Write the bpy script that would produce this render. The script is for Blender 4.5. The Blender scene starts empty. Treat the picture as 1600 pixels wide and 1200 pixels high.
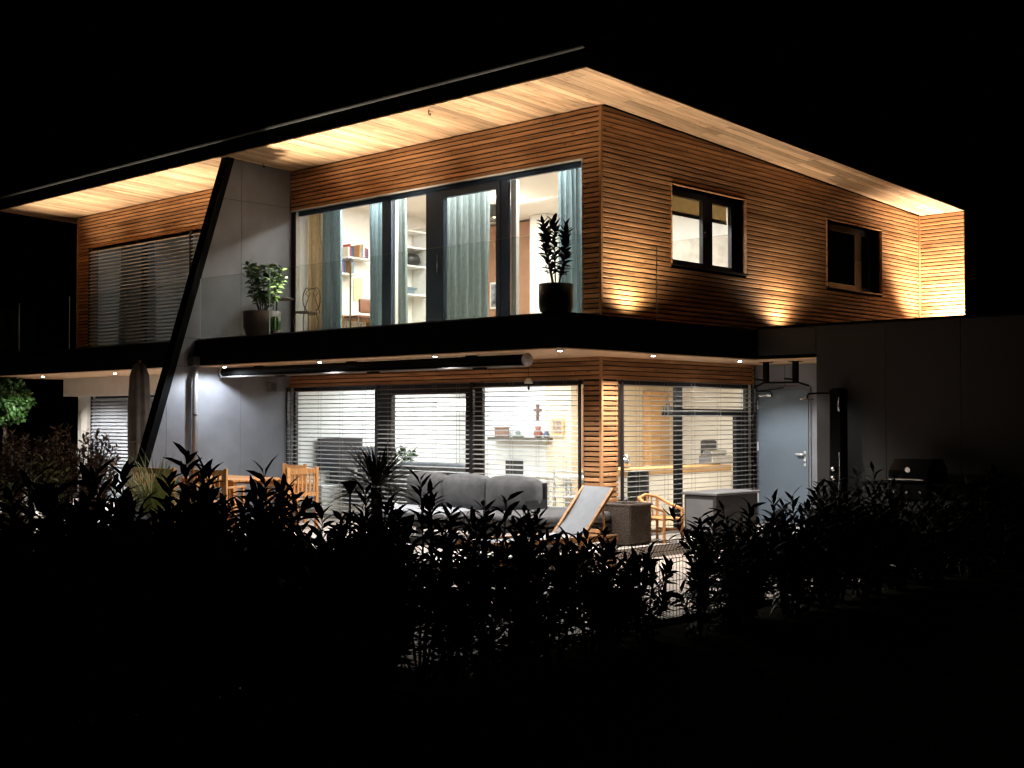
import bpy, math, random
import numpy as np
from mathutils import Vector, Matrix
random.seed(7); rng = np.random.default_rng(7)
sc = bpy.context.scene
COL = sc.collection
R = math.radians

# ------------------------------------------------------------------ camera
YAW, PITCH, FPX = R(43.18), R(1.56), 2000.0
CAM = np.array([11.019, -13.521, 1.65])
cd = bpy.data.cameras.new('camera'); cam = bpy.data.objects.new('camera', cd); COL.objects.link(cam)
cam.location = CAM; cam.rotation_euler = (R(90) + PITCH, 0, YAW)
cd.sensor_fit = 'HORIZONTAL'; cd.sensor_width = 36; cd.lens = 36 * FPX / 1600
cd.clip_start = .1; cd.clip_end = 2000
sc.camera = cam

# ------------------------------------------------------------------ night sky
w = bpy.data.worlds.new('World'); sc.world = w; w.use_nodes = True
nt = w.node_tree; bg = nt.nodes['Background']
sky = nt.nodes.new('ShaderNodeTexSky'); sky.sky_type = 'NISHITA'; sky.sun_disc = False
sky.sun_elevation = R(-9); sky.sun_rotation = R(200)
nt.links.new(sky.outputs[0], bg.inputs[0]); bg.inputs[1].default_value = .05
sc.view_settings.view_transform = 'Standard'; sc.view_settings.look = 'None'
sc.view_settings.exposure = 0; sc.view_settings.gamma = 1
sc.cycles.use_denoising = True
sc.cycles.transparent_max_bounces = 24
sc.cycles.max_bounces = 8; sc.cycles.diffuse_bounces = 5
sc.cycles.sample_clamp_indirect = 4

# photo pixel -> world point on an axis plane (used to read real positions off the photograph)
_fw = np.array([-math.sin(YAW)*math.cos(PITCH), math.cos(YAW)*math.cos(PITCH), math.sin(PITCH)])
_rt = np.array([math.cos(YAW), math.sin(YAW), 0]); _up = np.cross(_rt, _fw)
def at(px, py, axis, val):
    d = _fw*FPX + _rt*(px-800) - _up*(py-600)
    return CAM + d*((val-CAM[axis])/d[axis])

# ------------------------------------------------------------------ materials
def new_mat(name):
    m = bpy.data.materials.new(name); m.use_nodes = True
    n = m.node_tree.nodes; return m, m.node_tree, n, n['Principled BSDF']
def M(name, col, rough=.6, metal=0, var=.25, scale=6, bump=.0, spec=.5, bscale=40, rnd=0.0):
    m, t, n, b = new_mat(name)
    geo = n.new('ShaderNodeNewGeometry')
    nz = n.new('ShaderNodeTexNoise'); nz.inputs['Scale'].default_value = scale; nz.inputs['Detail'].default_value = 6
    t.links.new(geo.outputs['Position'], nz.inputs['Vector'])
    mr = n.new('ShaderNodeMapRange'); mr.inputs['From Min'].default_value = .3; mr.inputs['From Max'].default_value = .7
    mr.inputs['To Min'].default_value = 1-var; mr.inputs['To Max'].default_value = 1+var*.6
    t.links.new(nz.outputs[0], mr.inputs['Value'])
    fac = mr.outputs[0]
    if rnd:
        oi = n.new('ShaderNodeObjectInfo'); m2 = n.new('ShaderNodeMapRange')
        m2.inputs['To Min'].default_value = 1-rnd; m2.inputs['To Max'].default_value = 1+rnd
        t.links.new(oi.outputs['Random'], m2.inputs['Value'])
        mu = n.new('ShaderNodeMath'); mu.operation = 'MULTIPLY'
        t.links.new(fac, mu.inputs[0]); t.links.new(m2.outputs[0], mu.inputs[1]); fac = mu.outputs[0]
    vm = n.new('ShaderNodeVectorMath'); vm.operation = 'SCALE'; vm.inputs[0].default_value = col[:3]
    t.links.new(fac, vm.inputs['Scale']); t.links.new(vm.outputs[0], b.inputs['Base Color'])
    b.inputs['Roughness'].default_value = rough; b.inputs['Metallic'].default_value = metal
    b.inputs['Specular IOR Level'].default_value = spec
    if bump:
        nb = n.new('ShaderNodeTexNoise'); nb.inputs['Scale'].default_value = bscale; nb.inputs['Detail'].default_value = 4
        t.links.new(geo.outputs['Position'], nb.inputs['Vector'])
        bp = n.new('ShaderNodeBump'); bp.inputs['Strength'].default_value = bump; bp.inputs['Distance'].default_value = .01
        t.links.new(nb.outputs[0], bp.inputs['Height']); t.links.new(bp.outputs[0], b.inputs['Normal'])
    return m
def WOOD(name, c1, c2, axis, rough=.55, rnd=.22, grain=22, knots=True):
    """grain stretched along axis, tone differs from board to board"""
    m, t, n, b = new_mat(name)
    geo = n.new('ShaderNodeNewGeometry'); oi = n.new('ShaderNodeObjectInfo')
    mp = n.new('ShaderNodeMapping'); s = [grain]*3; s[axis] = grain*.06; mp.inputs['Scale'].default_value = s
    off = n.new('ShaderNodeVectorMath'); off.operation = 'SCALE'; off.inputs[0].default_value = (37, 53, 71)
    t.links.new(oi.outputs['Random'], off.inputs['Scale'])
    t.links.new(geo.outputs['Position'], mp.inputs['Vector']); t.links.new(off.outputs[0], mp.inputs['Location'])
    nz = n.new('ShaderNodeTexNoise'); nz.inputs['Scale'].default_value = 1; nz.inputs['Detail'].default_value = 7; nz.inputs['Distortion'].default_value = .6
    t.links.new(mp.outputs[0], nz.inputs['Vector'])
    cr = n.new('ShaderNodeValToRGB'); cr.color_ramp.elements[0].position = .32; cr.color_ramp.elements[1].position = .68
    cr.color_ramp.elements[0].color = (*c1, 1); cr.color_ramp.elements[1].color = (*c2, 1)
    t.links.new(nz.outputs[0], cr.inputs[0])
    mr = n.new('ShaderNodeMapRange'); mr.inputs['To Min'].default_value = 1-rnd; mr.inputs['To Max'].default_value = 1+rnd
    t.links.new(oi.outputs['Random'], mr.inputs['Value'])
    fac = mr.outputs[0]
    sep = n.new('ShaderNodeSeparateXYZ'); t.links.new(geo.outputs['Position'], sep.inputs[0])
    seg = n.new('ShaderNodeMath'); seg.operation = 'MULTIPLY_ADD'; seg.inputs[1].default_value = 1/3.1; t.links.new(sep.outputs[axis], seg.inputs[0])
    r10 = n.new('ShaderNodeMath'); r10.operation = 'MULTIPLY'; r10.inputs[1].default_value = 13.7; t.links.new(oi.outputs['Random'], r10.inputs[0]); t.links.new(r10.outputs[0], seg.inputs[2])
    fl_ = n.new('ShaderNodeMath'); fl_.operation = 'FLOOR'; t.links.new(seg.outputs[0], fl_.inputs[0])
    ad = n.new('ShaderNodeMath'); ad.operation = 'ADD'; t.links.new(fl_.outputs[0], ad.inputs[0]); t.links.new(r10.outputs[0], ad.inputs[1])
    wn = n.new('ShaderNodeTexWhiteNoise'); wn.noise_dimensions = '1D'; t.links.new(ad.outputs[0], wn.inputs['W'])
    ms = n.new('ShaderNodeMapRange'); ms.inputs['To Min'].default_value = 1-rnd*.8; ms.inputs['To Max'].default_value = 1+rnd*.8; t.links.new(wn.outputs['Value'], ms.inputs['Value'])
    frc = n.new('ShaderNodeMath'); frc.operation = 'FRACT'; t.links.new(seg.outputs[0], frc.inputs[0])
    gt_ = n.new('ShaderNodeMath'); gt_.operation = 'GREATER_THAN'; gt_.inputs[1].default_value = .0025; t.links.new(frc.outputs[0], gt_.inputs[0])
    jm = n.new('ShaderNodeMapRange'); jm.inputs['To Min'].default_value = .25; t.links.new(gt_.outputs[0], jm.inputs['Value'])
    for o_ in (ms, jm):
        mu = n.new('ShaderNodeMath'); mu.operation = 'MULTIPLY'; t.links.new(fac, mu.inputs[0]); t.links.new(o_.outputs[0], mu.inputs[1]); fac = mu.outputs[0]
    if knots:
        mk = n.new('ShaderNodeMapping'); s = [9]*3; s[axis] = 2.6; mk.inputs['Scale'].default_value = s
        t.links.new(geo.outputs['Position'], mk.inputs['Vector']); t.links.new(off.outputs[0], mk.inputs['Location'])
        vo = n.new('ShaderNodeTexVoronoi'); vo.inputs['Scale'].default_value = 1
        t.links.new(mk.outputs[0], vo.inputs['Vector'])
        m3 = n.new('ShaderNodeMapRange'); m3.inputs['From Min'].default_value = .06; m3.inputs['From Max'].default_value = .16
        m3.inputs['To Min'].default_value = .45; t.links.new(vo.outputs['Distance'], m3.inputs['Value'])
        mu = n.new('ShaderNodeMath'); mu.operation = 'MULTIPLY'; t.links.new(fac, mu.inputs[0]); t.links.new(m3.outputs[0], mu.inputs[1]); fac = mu.outputs[0]
    vm = n.new('ShaderNodeVectorMath'); vm.operation = 'SCALE'; t.links.new(cr.outputs[0], vm.inputs[0]); t.links.new(fac, vm.inputs['Scale'])
    t.links.new(vm.outputs[0], b.inputs['Base Color']); b.inputs['Roughness'].default_value = rough
    b.inputs['Specular IOR Level'].default_value = .3
    bp = n.new('ShaderNodeBump'); bp.inputs['Strength'].default_value = .25; bp.inputs['Distance'].default_value = .004
    t.links.new(nz.outputs[0], bp.inputs['Height']); t.links.new(bp.outputs[0], b.inputs['Normal'])
    return m
def GLASS(name, tint=(1, 1, 1), f0=.04, rough=.0):
    m = bpy.data.materials.new(name); m.use_nodes = True; t = m.node_tree; n = t.nodes; n.remove(n['Principled BSDF'])
    tr = n.new('ShaderNodeBsdfTransparent'); tr.inputs[0].default_value = (*tint, 1)
    gl = n.new('ShaderNodeBsdfGlossy'); gl.inputs['Roughness'].default_value = rough
    lw = n.new('ShaderNodeLayerWeight'); lw.inputs[0].default_value = .5
    pw = n.new('ShaderNodeMath'); pw.operation = 'POWER'; pw.inputs[1].default_value = 5; t.links.new(lw.outputs['Facing'], pw.inputs[0])
    fr = n.new('ShaderNodeMath'); fr.operation = 'MULTIPLY_ADD'; fr.inputs[1].default_value = .9; fr.inputs[2].default_value = f0
    t.links.new(pw.outputs[0], fr.inputs[0])
    mx = n.new('ShaderNodeMixShader'); t.links.new(fr.outputs[0], mx.inputs[0]); t.links.new(tr.outputs[0], mx.inputs[1]); t.links.new(gl.outputs[0], mx.inputs[2])
    t.links.new(mx.outputs[0], n['Material Output'].inputs[0]); return m
def EMIT(name, col, s):
    m, t, n, b = new_mat(name); b.inputs['Base Color'].default_value = (.8, .8, .8, 1)
    b.inputs['Emission Color'].default_value = (*col, 1); b.inputs['Emission Strength'].default_value = s; return m

def CLOTH(name, col, trans=.5):
    m = M(name, col, .9, 0, .12, 14, .2, bscale=120); t = m.node_tree; n = t.nodes; b = n['Principled BSDF']
    tl = n.new('ShaderNodeBsdfTranslucent'); src = b.inputs['Base Color'].links[0].from_socket; t.links.new(src, tl.inputs[0])
    mx = n.new('ShaderNodeMixShader'); mx.inputs[0].default_value = trans
    t.links.new(b.outputs[0], mx.inputs[1]); t.links.new(tl.outputs[0], mx.inputs[2]); t.links.new(mx.outputs[0], n['Material Output'].inputs[0]); return m
LARCH_A, LARCH_B = (.25, .112, .046), (.53, .275, .124)
wood_x = WOOD('larch_slats_x', LARCH_A, LARCH_B, 0)
wood_y = WOOD('larch_slats_y', LARCH_A, LARCH_B, 1)
wood_z = WOOD('larch_trim', LARCH_A, LARCH_B, 2)
soffit_wood = WOOD('soffit_boards', (.43, .26, .145), (.68, .46, .285), 1, rnd=.27, grain=16)
teak = WOOD('teak', (.38, .17, .06), (.6, .31, .12), 2, rnd=.1, grain=30, knots=False)
oak = WOOD('oak', (.42, .24, .1), (.58, .36, .16), 1, rnd=.1, grain=14, knots=False)
rosewood = M('brown_wall_paint', (.33, .17, .105), .6, var=.08)
black_metal = M('black_coated_metal', (.0022, .0022, .0024), .6, 0, .3, spec=.06)
gutter_metal = M('grey_gutter_metal', (.10, .10, .105), .35, .6, .15)
membrane = M('black_facade_membrane', (.006, .005, .005), .9, 0, .2)
frame_blue = M('anthracite_blue_frame', (.05, .08, .135), .4, 0, .1)
frame_dark = M('dark_window_frame', (.012, .012, .015), .4, 0, .2)
panel_grey = M('grey_fibre_cement', (.165, .175, .20), .55, 0, .2, 2.2, .05, rnd=.04)
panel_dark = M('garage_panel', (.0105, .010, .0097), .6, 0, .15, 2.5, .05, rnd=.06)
door_grey = M('blue_grey_door', (.12, .155, .195), .42, 0, .08, 2)
plaster = M('white_plaster', (.72, .69, .64), .8, 0, .06, 4, .1)
plaster_in = M('interior_white_paint', (.78, .76, .72), .8, 0, .04, 2)
beige_in = M('interior_beige_paint', (.62, .50, .35), .8, 0, .05, 2)
soffit_paint = M('slab_soffit_paint', (.68, .43, .25), .7, 0, .08, 3)
floor_in = WOOD('interior_floor', (.40, .32, .24), (.55, .46, .36), 0, knots=False)
pane_glass = GLASS('window_glass', (.95, .97, .97))
rail_glass = GLASS('railing_glass', (.93, .955, .94), .03)
blind_alu = M('blind_aluminium', (.24, .235, .23), .5, .1, .05)
blind_pale = M('pale_blind_aluminium', (.44, .48, .54), .45, .1, .05)
satin = M('satin_steel', (.7, .7, .7), .5, .4, .1)
steel = M('stainless_steel', (.55, .55, .55), .25, 1, .1)
white_lacq = M('white_lacquer', (.8, .79, .77), .4, 0, .04)
curtain_teal = CLOTH('teal_curtain', (.20, .275, .31), .4)
curtain_beige = CLOTH('beige_curtain', (.50, .40, .25), .4)
curtain_grey = CLOTH('grey_green_curtain', (.235, .285, .29), .4)
sofa_fab = M('grey_sofa_fabric', (.075, .076, .081), .9, 0, .25, 9, .5, bscale=180)
sling_fab = M('pale_sling_fabric', (.26, .28, .31), .8, 0, .1, 10, .3, bscale=200)
paving = M('beige_paving', (.43, .36, .30), .75, 0, .25, 1.7, .3, bscale=30)
deck_tile = M('terrace_tile', (.44, .40, .36), .6, 0, .15, 3, .15)
asphalt = M('asphalt', (.02, .02, .021), .95, 0, .4, 4, .5, bscale=60, spec=.0)
soil = M('lawn_soil', (.014, .014, .010), .95, 0, .5, 5, .6, bscale=25, spec=.0)
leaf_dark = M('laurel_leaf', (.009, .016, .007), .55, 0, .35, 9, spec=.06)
leaf_green = M('bright_leaf', (.03, .09, .014), .45, 0, .4, 12)
leaf_pot = M('pot_plant_leaf', (.07, .13, .045), .35, 0, .4, 14)
leaf_red = M('reddish_leaf', (.16, .085, .05), .5, 0, .5, 10)
leaf_palm = M('palm_leaf', (.13, .14, .035), .5, 0, .3, 10)
leaf_grass = M('grass_tuft', (.2, .24, .07), .6, 0, .3, 10)
bark = M('bark', (.07, .05, .035), .9, 0, .4, 15, .6)
wicker = M('wicker', (.085, .06, .045), .8, 0, .5, 45, .8, bscale=60)
pot_black = M('black_pot', (.006, .006, .007), .35)
pot_brown = M('brown_pot', (.075, .055, .05), .5, 0, .2)
taupe = M('taupe_fabric', (.25, .205, .17), .9, 0, .25, 7, .4, bscale=50)
dark_plastic = M('dark_plastic', (.02, .02, .022), .4)
grey_plastic = M('grey_plastic', (.045, .043, .042), .5, 0, .1)
grey_lt = M('light_grey_lid', (.14, .14, .145), .5, 0, .1)

# ------------------------------------------------------------------ mesh helpers
class MB:
    def __init__(s): s.v = []; s.f = []
    def add(s, vs, fs):
        o = len(s.v); s.v += [tuple(map(float, p)) for p in vs]; s.f += [tuple(i+o for i in f) for f in fs]; return s
    def box(s, x0, x1, y0, y1, z0, z1, ch=0):
        if ch:   # chamfered vertical + horizontal edges: bevelled box
            c = ch; P = []
            for z, k in ((z0, c), (z0+c, 0), (z1-c, 0), (z1, c)):
                a0, a1, b0, b1 = x0+k, x1-k, y0+k, y1-k
                P += [(a0+c, b0, z), (a1-c, b0, z), (a1, b0+c, z), (a1, b1-c, z), (a1-c, b1, z), (a0+c, b1, z), (a0, b1-c, z), (a0, b0+c, z)]
            F = [tuple(range(7, -1, -1)), tuple(range(24, 32))]
            for r in range(3):
                for i in range(8): F.append((r*8+i, r*8+(i+1) % 8, r*8+8+(i+1) % 8, r*8+8+i))
            return s.add(P, F)
        P = [(x0, y0, z0), (x1, y0, z0), (x1, y1, z0), (x0, y1, z0), (x0, y0, z1), (x1, y0, z1), (x1, y1, z1), (x0, y1, z1)]
        return s.add(P, [(0, 3, 2, 1), (4, 5, 6, 7), (0, 1, 5, 4), (1, 2, 6, 5), (2, 3, 7, 6), (3, 0, 4, 7)])
    def tube(s, pts, r, n=8, cap=True):
        pts = [Vector(p) for p in pts]; rs = r if isinstance(r, (list, tuple)) else [r]*len(pts)
        P = []; F = []; prev = None
        for i, p in enumerate(pts):
            d = (pts[min(i+1, len(pts)-1)] - pts[max(i-1, 0)]).normalized()
            u = prev if prev is not None else (Vector((0, 0, 1)) if abs(d.z) < .9 else Vector((1, 0, 0)))
            a = d.cross(u)
            if a.length < 1e-5: a = d.cross(Vector((1, 0, 0)))
            a.normalize(); b = a.cross(d).normalized(); prev = b
            for k in range(n):
                t = 2*math.pi*k/n; P.append(p + a*math.cos(t)*rs[i] + b*math.sin(t)*rs[i])
        for i in range(len(pts)-1):
            for k in range(n): F.append((i*n+k, i*n+(k+1) % n, i*n+n+(k+1) % n, i*n+n+k))
        if cap: F.append(tuple(range(n-1, -1, -1))); F.append(tuple(range((len(pts)-1)*n, len(pts)*n)))
        return s.add(P, F)
    def lathe(s, prof, c=(0, 0, 0), n=24):
        P = []; F = []; m = len(prof)
        for r, z in prof:
            for k in range(n):
                t = 2*math.pi*k/n; P.append((c[0]+r*math.cos(t), c[1]+r*math.sin(t), c[2]+z))
        for i in range(m-1):
            for k in range(n): F.append((i*n+k, i*n+(k+1) % n, i*n+n+(k+1) % n, i*n+n+k))
        F.append(tuple(range(n-1, -1, -1))); F.append(tuple(range((m-1)*n, m*n)))
        return s.add(P, F)
    def prism(s, poly, axis, a0, a1):
        """2-D polygon extruded along axis (poly coords are the other two axes in order)"""
        def mk(u, v, a): q = [u, v]; q.insert(axis, a); return q
        n = len(poly); P = [mk(u, v, a0) for u, v in poly] + [mk(u, v, a1) for u, v in poly]
        F = [tuple(range(n-1, -1, -1)), tuple(range(n, 2*n))] + [(i, (i+1) % n, n+(i+1) % n, n+i) for i in range(n)]
        return s.add(P, F)
    def xf(s, mat):
        s.v = [tuple(mat @ Vector(p)) for p in s.v]; return s
    def build(s, name, mat, parent=None, smooth=False, kind=None):
        me = bpy.data.meshes.new(name); me.from_pydata(s.v, [], s.f); me.materials.append(mat)
        import bmesh
        if len(s.v) < 6000:
            b = bmesh.new(); b.from_mesh(me); bmesh.ops.recalc_face_normals(b, faces=b.faces); b.to_mesh(me); b.free()
        if smooth: me.polygons.foreach_set('use_smooth', [True]*len(me.polygons))
        o = bpy.data.objects.new(name, me); COL.objects.link(o)
        if parent:
            o.parent = parent
            o.location = -world_loc(parent)
        if kind: o['kind'] = kind
        return o
def world_loc(o):
    l = Vector(o.location)
    while o.parent: o = o.parent; l = l + o.location
    return l
def thing(name, label, cat, loc=(0, 0, 0), group=None):
    o = bpy.data.objects.new(name, None); COL.objects.link(o); o.location = loc; o.empty_display_size = .1
    o['label'] = label; o['category'] = cat
    if group: o['group'] = group
    return o
def tag(o, label, cat, group=None):
    o['label'] = label; o['category'] = cat
    if group: o['group'] = group
    return o
def struct(o): o['kind'] = 'structure'; return o
def piece(name, mesh, parent, loc, scale):
    o = bpy.data.objects.new(name, mesh); COL.objects.link(o); o.parent = parent
    o.location = Vector(loc) - world_loc(parent); o.scale = scale; return o
def B(name, mat, parent, *d, ch=0): return MB().box(*d, ch=ch).build(name, mat, parent)
def holes_boxes(mb, axis, a0, a1, u0, u1, z0, z1, holes):
    """wall slab normal to axis, spanning u (other horizontal axis) and z, with rectangular holes (u0,u1,z0,z1)"""
    zs = sorted({z0, z1, *[h[2] for h in holes], *[h[3] for h in holes]}); zs = [z for z in zs if z0 <= z <= z1]
    for za, zb in zip(zs, zs[1:]):
        hs = sorted((h[0], h[1]) for h in holes if h[2] < zb-1e-6 and h[3] > za+1e-6); c = u0
        for ha, hb in hs + [(u1, u1)]:
            if ha > c+1e-6:
                if axis == 1: mb.box(c, ha, a0, a1, za, zb)
                else: mb.box(a0, a1, c, ha, za, zb)
            c = max(c, hb)
    return mb
def spot(parent, loc, target, power, angle, blend, col, size=.03):
    l = bpy.data.lights.new('lamp', 'SPOT'); l.energy = power; l.spot_size = R(angle); l.spot_blend = blend; l.color = col; l.shadow_soft_size = size
    o = bpy.data.objects.new('lamp', l); COL.objects.link(o); o.parent = parent
    o.location = Vector(loc) - world_loc(parent); d = Vector(target)-Vector(loc)
    o.rotation_euler = d.to_track_quat('-Z', 'Y').to_euler(); return o
def area(parent, loc, sx, sy, power, col, rot=(0, 0, 0)):
    l = bpy.data.lights.new('lamp', 'AREA'); l.shape = 'RECTANGLE'; l.size = sx; l.size_y = sy; l.energy = power; l.color = col
    o = bpy.data.objects.new('lamp', l); COL.objects.link(o); o.parent = parent; o.location = Vector(loc)-world_loc(parent); o.rotation_euler = rot; return o
def point(parent, loc, power, col, r=.06):
    l = bpy.data.lights.new('lamp', 'POINT'); l.energy = power; l.color = col; l.shadow_soft_size = r
    o = bpy.data.objects.new('lamp', l); COL.objects.link(o); o.parent = parent; o.location = Vector(loc)-world_loc(parent); return o

# ------------------------------------------------------------------ ground
struct(MB().box(-300, 300, -300, 300, -3, -1.0).build('ground', soil))
struct(MB().box(-60, 5.0, -60, 60, -1, -.205).build('garden_ground', soil))
struct(MB().add([(5.0, -60, -.2), (5.0, 60, -.2), (8.2, 60, -.62), (8.2, -60, -.62), (5.0, -60, -1), (5.0, 60, -1), (8.2, 60, -1), (8.2, -60, -1)], [(0, 1, 2, 3), (4, 7, 6, 5), (0, 4, 5, 1), (1, 5, 6, 2), (2, 6, 7, 3), (3, 7, 4, 0)]).build('verge', soil))  # slope invented to tilt this ground away from the house light
struct(MB().box(8.2, 60, -60, 60, -1, -.6).build('road', asphalt))
struct(MB().box(-20, 4.1, -11.5, 2.38, -.4, -.15).build('paving', paving))
terr = MB()
terr.box(-6.95, .95, -3.3, -.02, -.3, 0); terr.box(.0, .95, -.02, 3.78, -.3, 0); terr.box(.95, 1.9, 2.41, 3.78, -.3, 0)
struct(terr.build('terrace', deck_tile))
struct(MB().box(-16, -7.12, -3.3, -.35, -.3, 0).build('neighbour_terrace', deck_tile))

# ------------------------------------------------------------------ the house
SL = .0441                                   # roof falls to the rear
def sof(y): return 5.95 - SL*y
XL = -14.4; XP0, XP1 = -7.10, -6.96; YB = 9.6; SF = 2.51; ST = 2.92
house = thing('house', 'two-storey semi-detached house clad in larch slats with lit wooden eaves', 'house', (0, 0, 0))
W1 = (1.625, 3.583, 3.92, 5.08); W2 = (6.10, 8.08, 3.92, 5.08)
UF = (-6.85, -.345, 2.96, 5.24); UL = (-13.88, -7.45, 2.96, 5.24)
GF = (-6.96, -.33, .0, 2.19); GR = (.364, 3.774, .0, 2.19); GLW = (-13.7, -7.4, 0, 2.12)

# backing walls (black membrane) and inner plaster leaf
bw = MB()
holes_boxes(bw, 1, .032, .045, XP1, -.032, 2.96, 6.1, [UF]); holes_boxes(bw, 1, .032, .045, XL, XP0, 2.96, 6.1, [UL])
holes_boxes(bw, 0, -.045, -.032, .032, YB, 2.96, 6.05, [W1, W2])
holes_boxes(bw, 1, .032, .045, XP1, -.032, 0, SF, [GF]); holes_boxes(bw, 0, -.045, -.032, .032, 3.8, 0, SF, [GR])
bw.box(-.04, .89, YB+.032, YB+.06, 2.9, 5.6)
bw.build('wall', membrane, house)
iw = MB()
holes_boxes(iw, 1, .05, .3, XL+.3, -.05, 2.96, 5.6, [UF, UL]); holes_boxes(iw, 0, -.30, -.05, .3, YB, 2.96, 5.5, [W1, W2])
holes_boxes(iw, 1, .05, .3, XL+.3, -.05, 0, SF, [GF, GLW]); holes_boxes(iw, 0, -.30, -.05, .3, YB, 0, SF, [GR])
iw.box(XL, XL+.29, 0.05, YB, -.1, 5.7); iw.box(XL, 0, YB, YB+.02, -.1, 5.5)
iw.box(-7.2, -6.98, .31, YB, 0, 5.6)
iw.box(-6.97, -.31, 5.2, 5.3, 2.97, 5.5); iw.box(-6.97, -.31, 6.6, 6.7, .01, 2.5)
iw.box(-14.1, -7.21, 4.2, 4.3, .01, 2.5); iw.box(-14.1, -7.21, 4.2, 4.3, 2.97, 5.5)
iw.build('interior_wall', plaster_in, house)
MB().box(XL+.3, -.31, .31, YB-.02, 5.5, 5.56).build('ceiling', plaster_in, house)
MB().box(XL+.3, -.31, .31, YB-.02, 2.44, 2.5).build('ceiling', plaster_in, house)
MB().box(XL+.3, -.31, .31, YB-.02, -.12, .0).build('floor', floor_in, house)
MB().box(XL+.3, -.31, .31, YB-.02, 2.9, 2.962).build('floor', floor_in, house)

# roof: black edge, gutter, covering, soffit boards
roof_v = []
for x in (-15.2, .89):
    roof_v += [(x, -1.37, sof(-1.37)+.03), (x, 10.3, sof(10.3)+.03), (x, 10.3, sof(10.3)+.34), (x, -1.37, sof(-1.37)+.28)]
rf = MB().add(roof_v, [(0, 1, 2, 3), (4, 7, 6, 5), (0, 3, 7, 4), (3, 2, 6, 7), (2, 1, 5, 6), (1, 0, 4, 5)]).build('roof', black_metal, house)
MB().box(-15.2, .86, -1.05, -.9, 6.25, 6.47).build('roof_upstand', black_metal, rf)
MB().box(-15.2, .87, -1.08, -.88, 6.47, 6.485).build('upstand_capping', gutter_metal, rf)
g = MB(); pr = []
for k in range(9):
    a = math.pi*k/8; pr.append((-1.41-.035*math.cos(a), 6.285-.035*math.sin(a)))
pr2 = [(-1.41+(p[0]+1.41)*.9, 6.285+(p[1]-6.285)*.92+.002) for p in pr][::-1]
g.prism(pr+pr2, 0, -15.2, .89).build('gutter', gutter_metal, rf, smooth=False)
# soffit boards run front to back; each a board of its own
bm_ = MB().box(-.5, .5, -.5, .5, 0, 1); me_board = bpy.data.meshes.new('soffit_board'); me_board.from_pydata(bm_.v, [], bm_.f); me_board.materials.append(soffit_wood)
def board(x0, x1, y0, y1):
    ym = (y0+y1)/2; L = (y1-y0)
    o = piece('soffit_board', me_board, rf, ((x0+x1)/2, ym, sof(ym)+.004+rng.uniform(0, .003)), (x1-x0, L*math.sqrt(1+SL*SL), .022))
    o.rotation_euler = (-math.atan(SL), 0, 0); return o
pitch = .128; x = -15.19
while x < .885:
    x1 = min(x+pitch-.006, .885)
    if x > .03:                                           # side overhang: long boards with butt joints
        ys = [-1.365]; 
        while ys[-1] < YB-.01: ys.append(min(ys[-1]+rng.uniform(2.2, 4.2), YB+.02))
        for a, b_ in zip(ys, ys[1:]): board(x, x1, a, b_-.003)
    elif x < XL-.02: board(x, x1, -1.365, .9); board(x, x1, .903, 4.)
    else: board(x, x1, -1.365, .03)
    x += pitch
for px, py in ((411, 255), (670, 172)):                    # small hooks under the eaves
    p = at(px, py, 2, 5.99); MB().tube([(p[0], p[1], 5.99), (p[0], p[1], 5.93), (p[0]+.03, p[1], 5.91), (p[0]+.04, p[1], 5.94)], .008, 6).build('hook', black_metal, rf)

# larch slats
c = .004
prof = [(0, c), (c, 0), (.046, 0), (.050, c), (.050, .026), (0, .026)]
sx = MB().prism([(p[1], p[0]) for p in prof], 0, -.5, .5)       # front slats: y = depth, z = height
me_sx = bpy.data.meshes.new('slat'); me_sx.from_pydata(sx.v, [], sx.f); me_sx.materials.append(wood_x)
sy = MB().prism([(-p[1], p[0]) for p in prof], 1, -.5, .5)
me_sy = bpy.data.meshes.new('slat'); me_sy.from_pydata(sy.v, [], sy.f); me_sy.materials.append(wood_y)
NS = 0
def slat_x(x0, x1, z, y=0): 
    global NS; NS += 1; piece('slat', me_sx, house, ((x0+x1)/2, y+rng.uniform(0, .0015), z), (x1-x0, 1, 1))
def slat_y(y0, y1, z, x=0):
    global NS; NS += 1; piece('slat', me_sy, house, (x-rng.uniform(0, .0015), (y0+y1)/2, z), (1, y1-y0, 1))
def clipped_slat(z):
    global NS; NS += 1
    poly = [(.005, z), (YB-.01, z), (YB-.01, z+.055), (.005, z+.055)]; out = []
    for i in range(4):                     # keep what lies below the falling soffit
        p, q = poly[i], poly[(i+1) % 4]; f_ = lambda t: sof(t[0])-.003-t[1]; a, b_ = f_(p), f_(q)
        if a >= 0: out.append(p)
        if a*b_ < 0: k = a/(a-b_); out.append((p[0]+k*(q[0]-p[0]), p[1]+k*(q[1]-p[1])))
    if len(out) > 2: MB().prism(out, 0, -.026, 0).build('slat', wood_y, house)
P = .0695; z = 2.965
while z < 5.94:
    head = z > 5.235 or z+.055 < 2.9
    if z > 5.9: pass
    elif z > 5.23:
        slat_x(XP1+.003, -.04, z); slat_x(XL+.04, XP0-.003, z)
    else:
        slat_x(-.335, -.04, z); slat_x(XL+.04, -13.90, z)
    ymax = (5.945-.055-z)/SL
    if ymax < YB: clipped_slat(z)
    else:
        if 3.86 < z < 5.085:
            slat_y(.005, W1[0]-.012, z); slat_y(W1[1]+.012, W2[0]-.012, z); slat_y(W2[1]+.012, YB-.01, z)
        else: slat_y(.005, ymax-.005, z)
    if z < 5.47: slat_x(.005, .885, z, YB)
    z += P
z = 2.195
while z < SF-.03:
    slat_x(XP1+.003, -.04, z); slat_y(.005, 3.79, z); z += .064
z = .03
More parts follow.
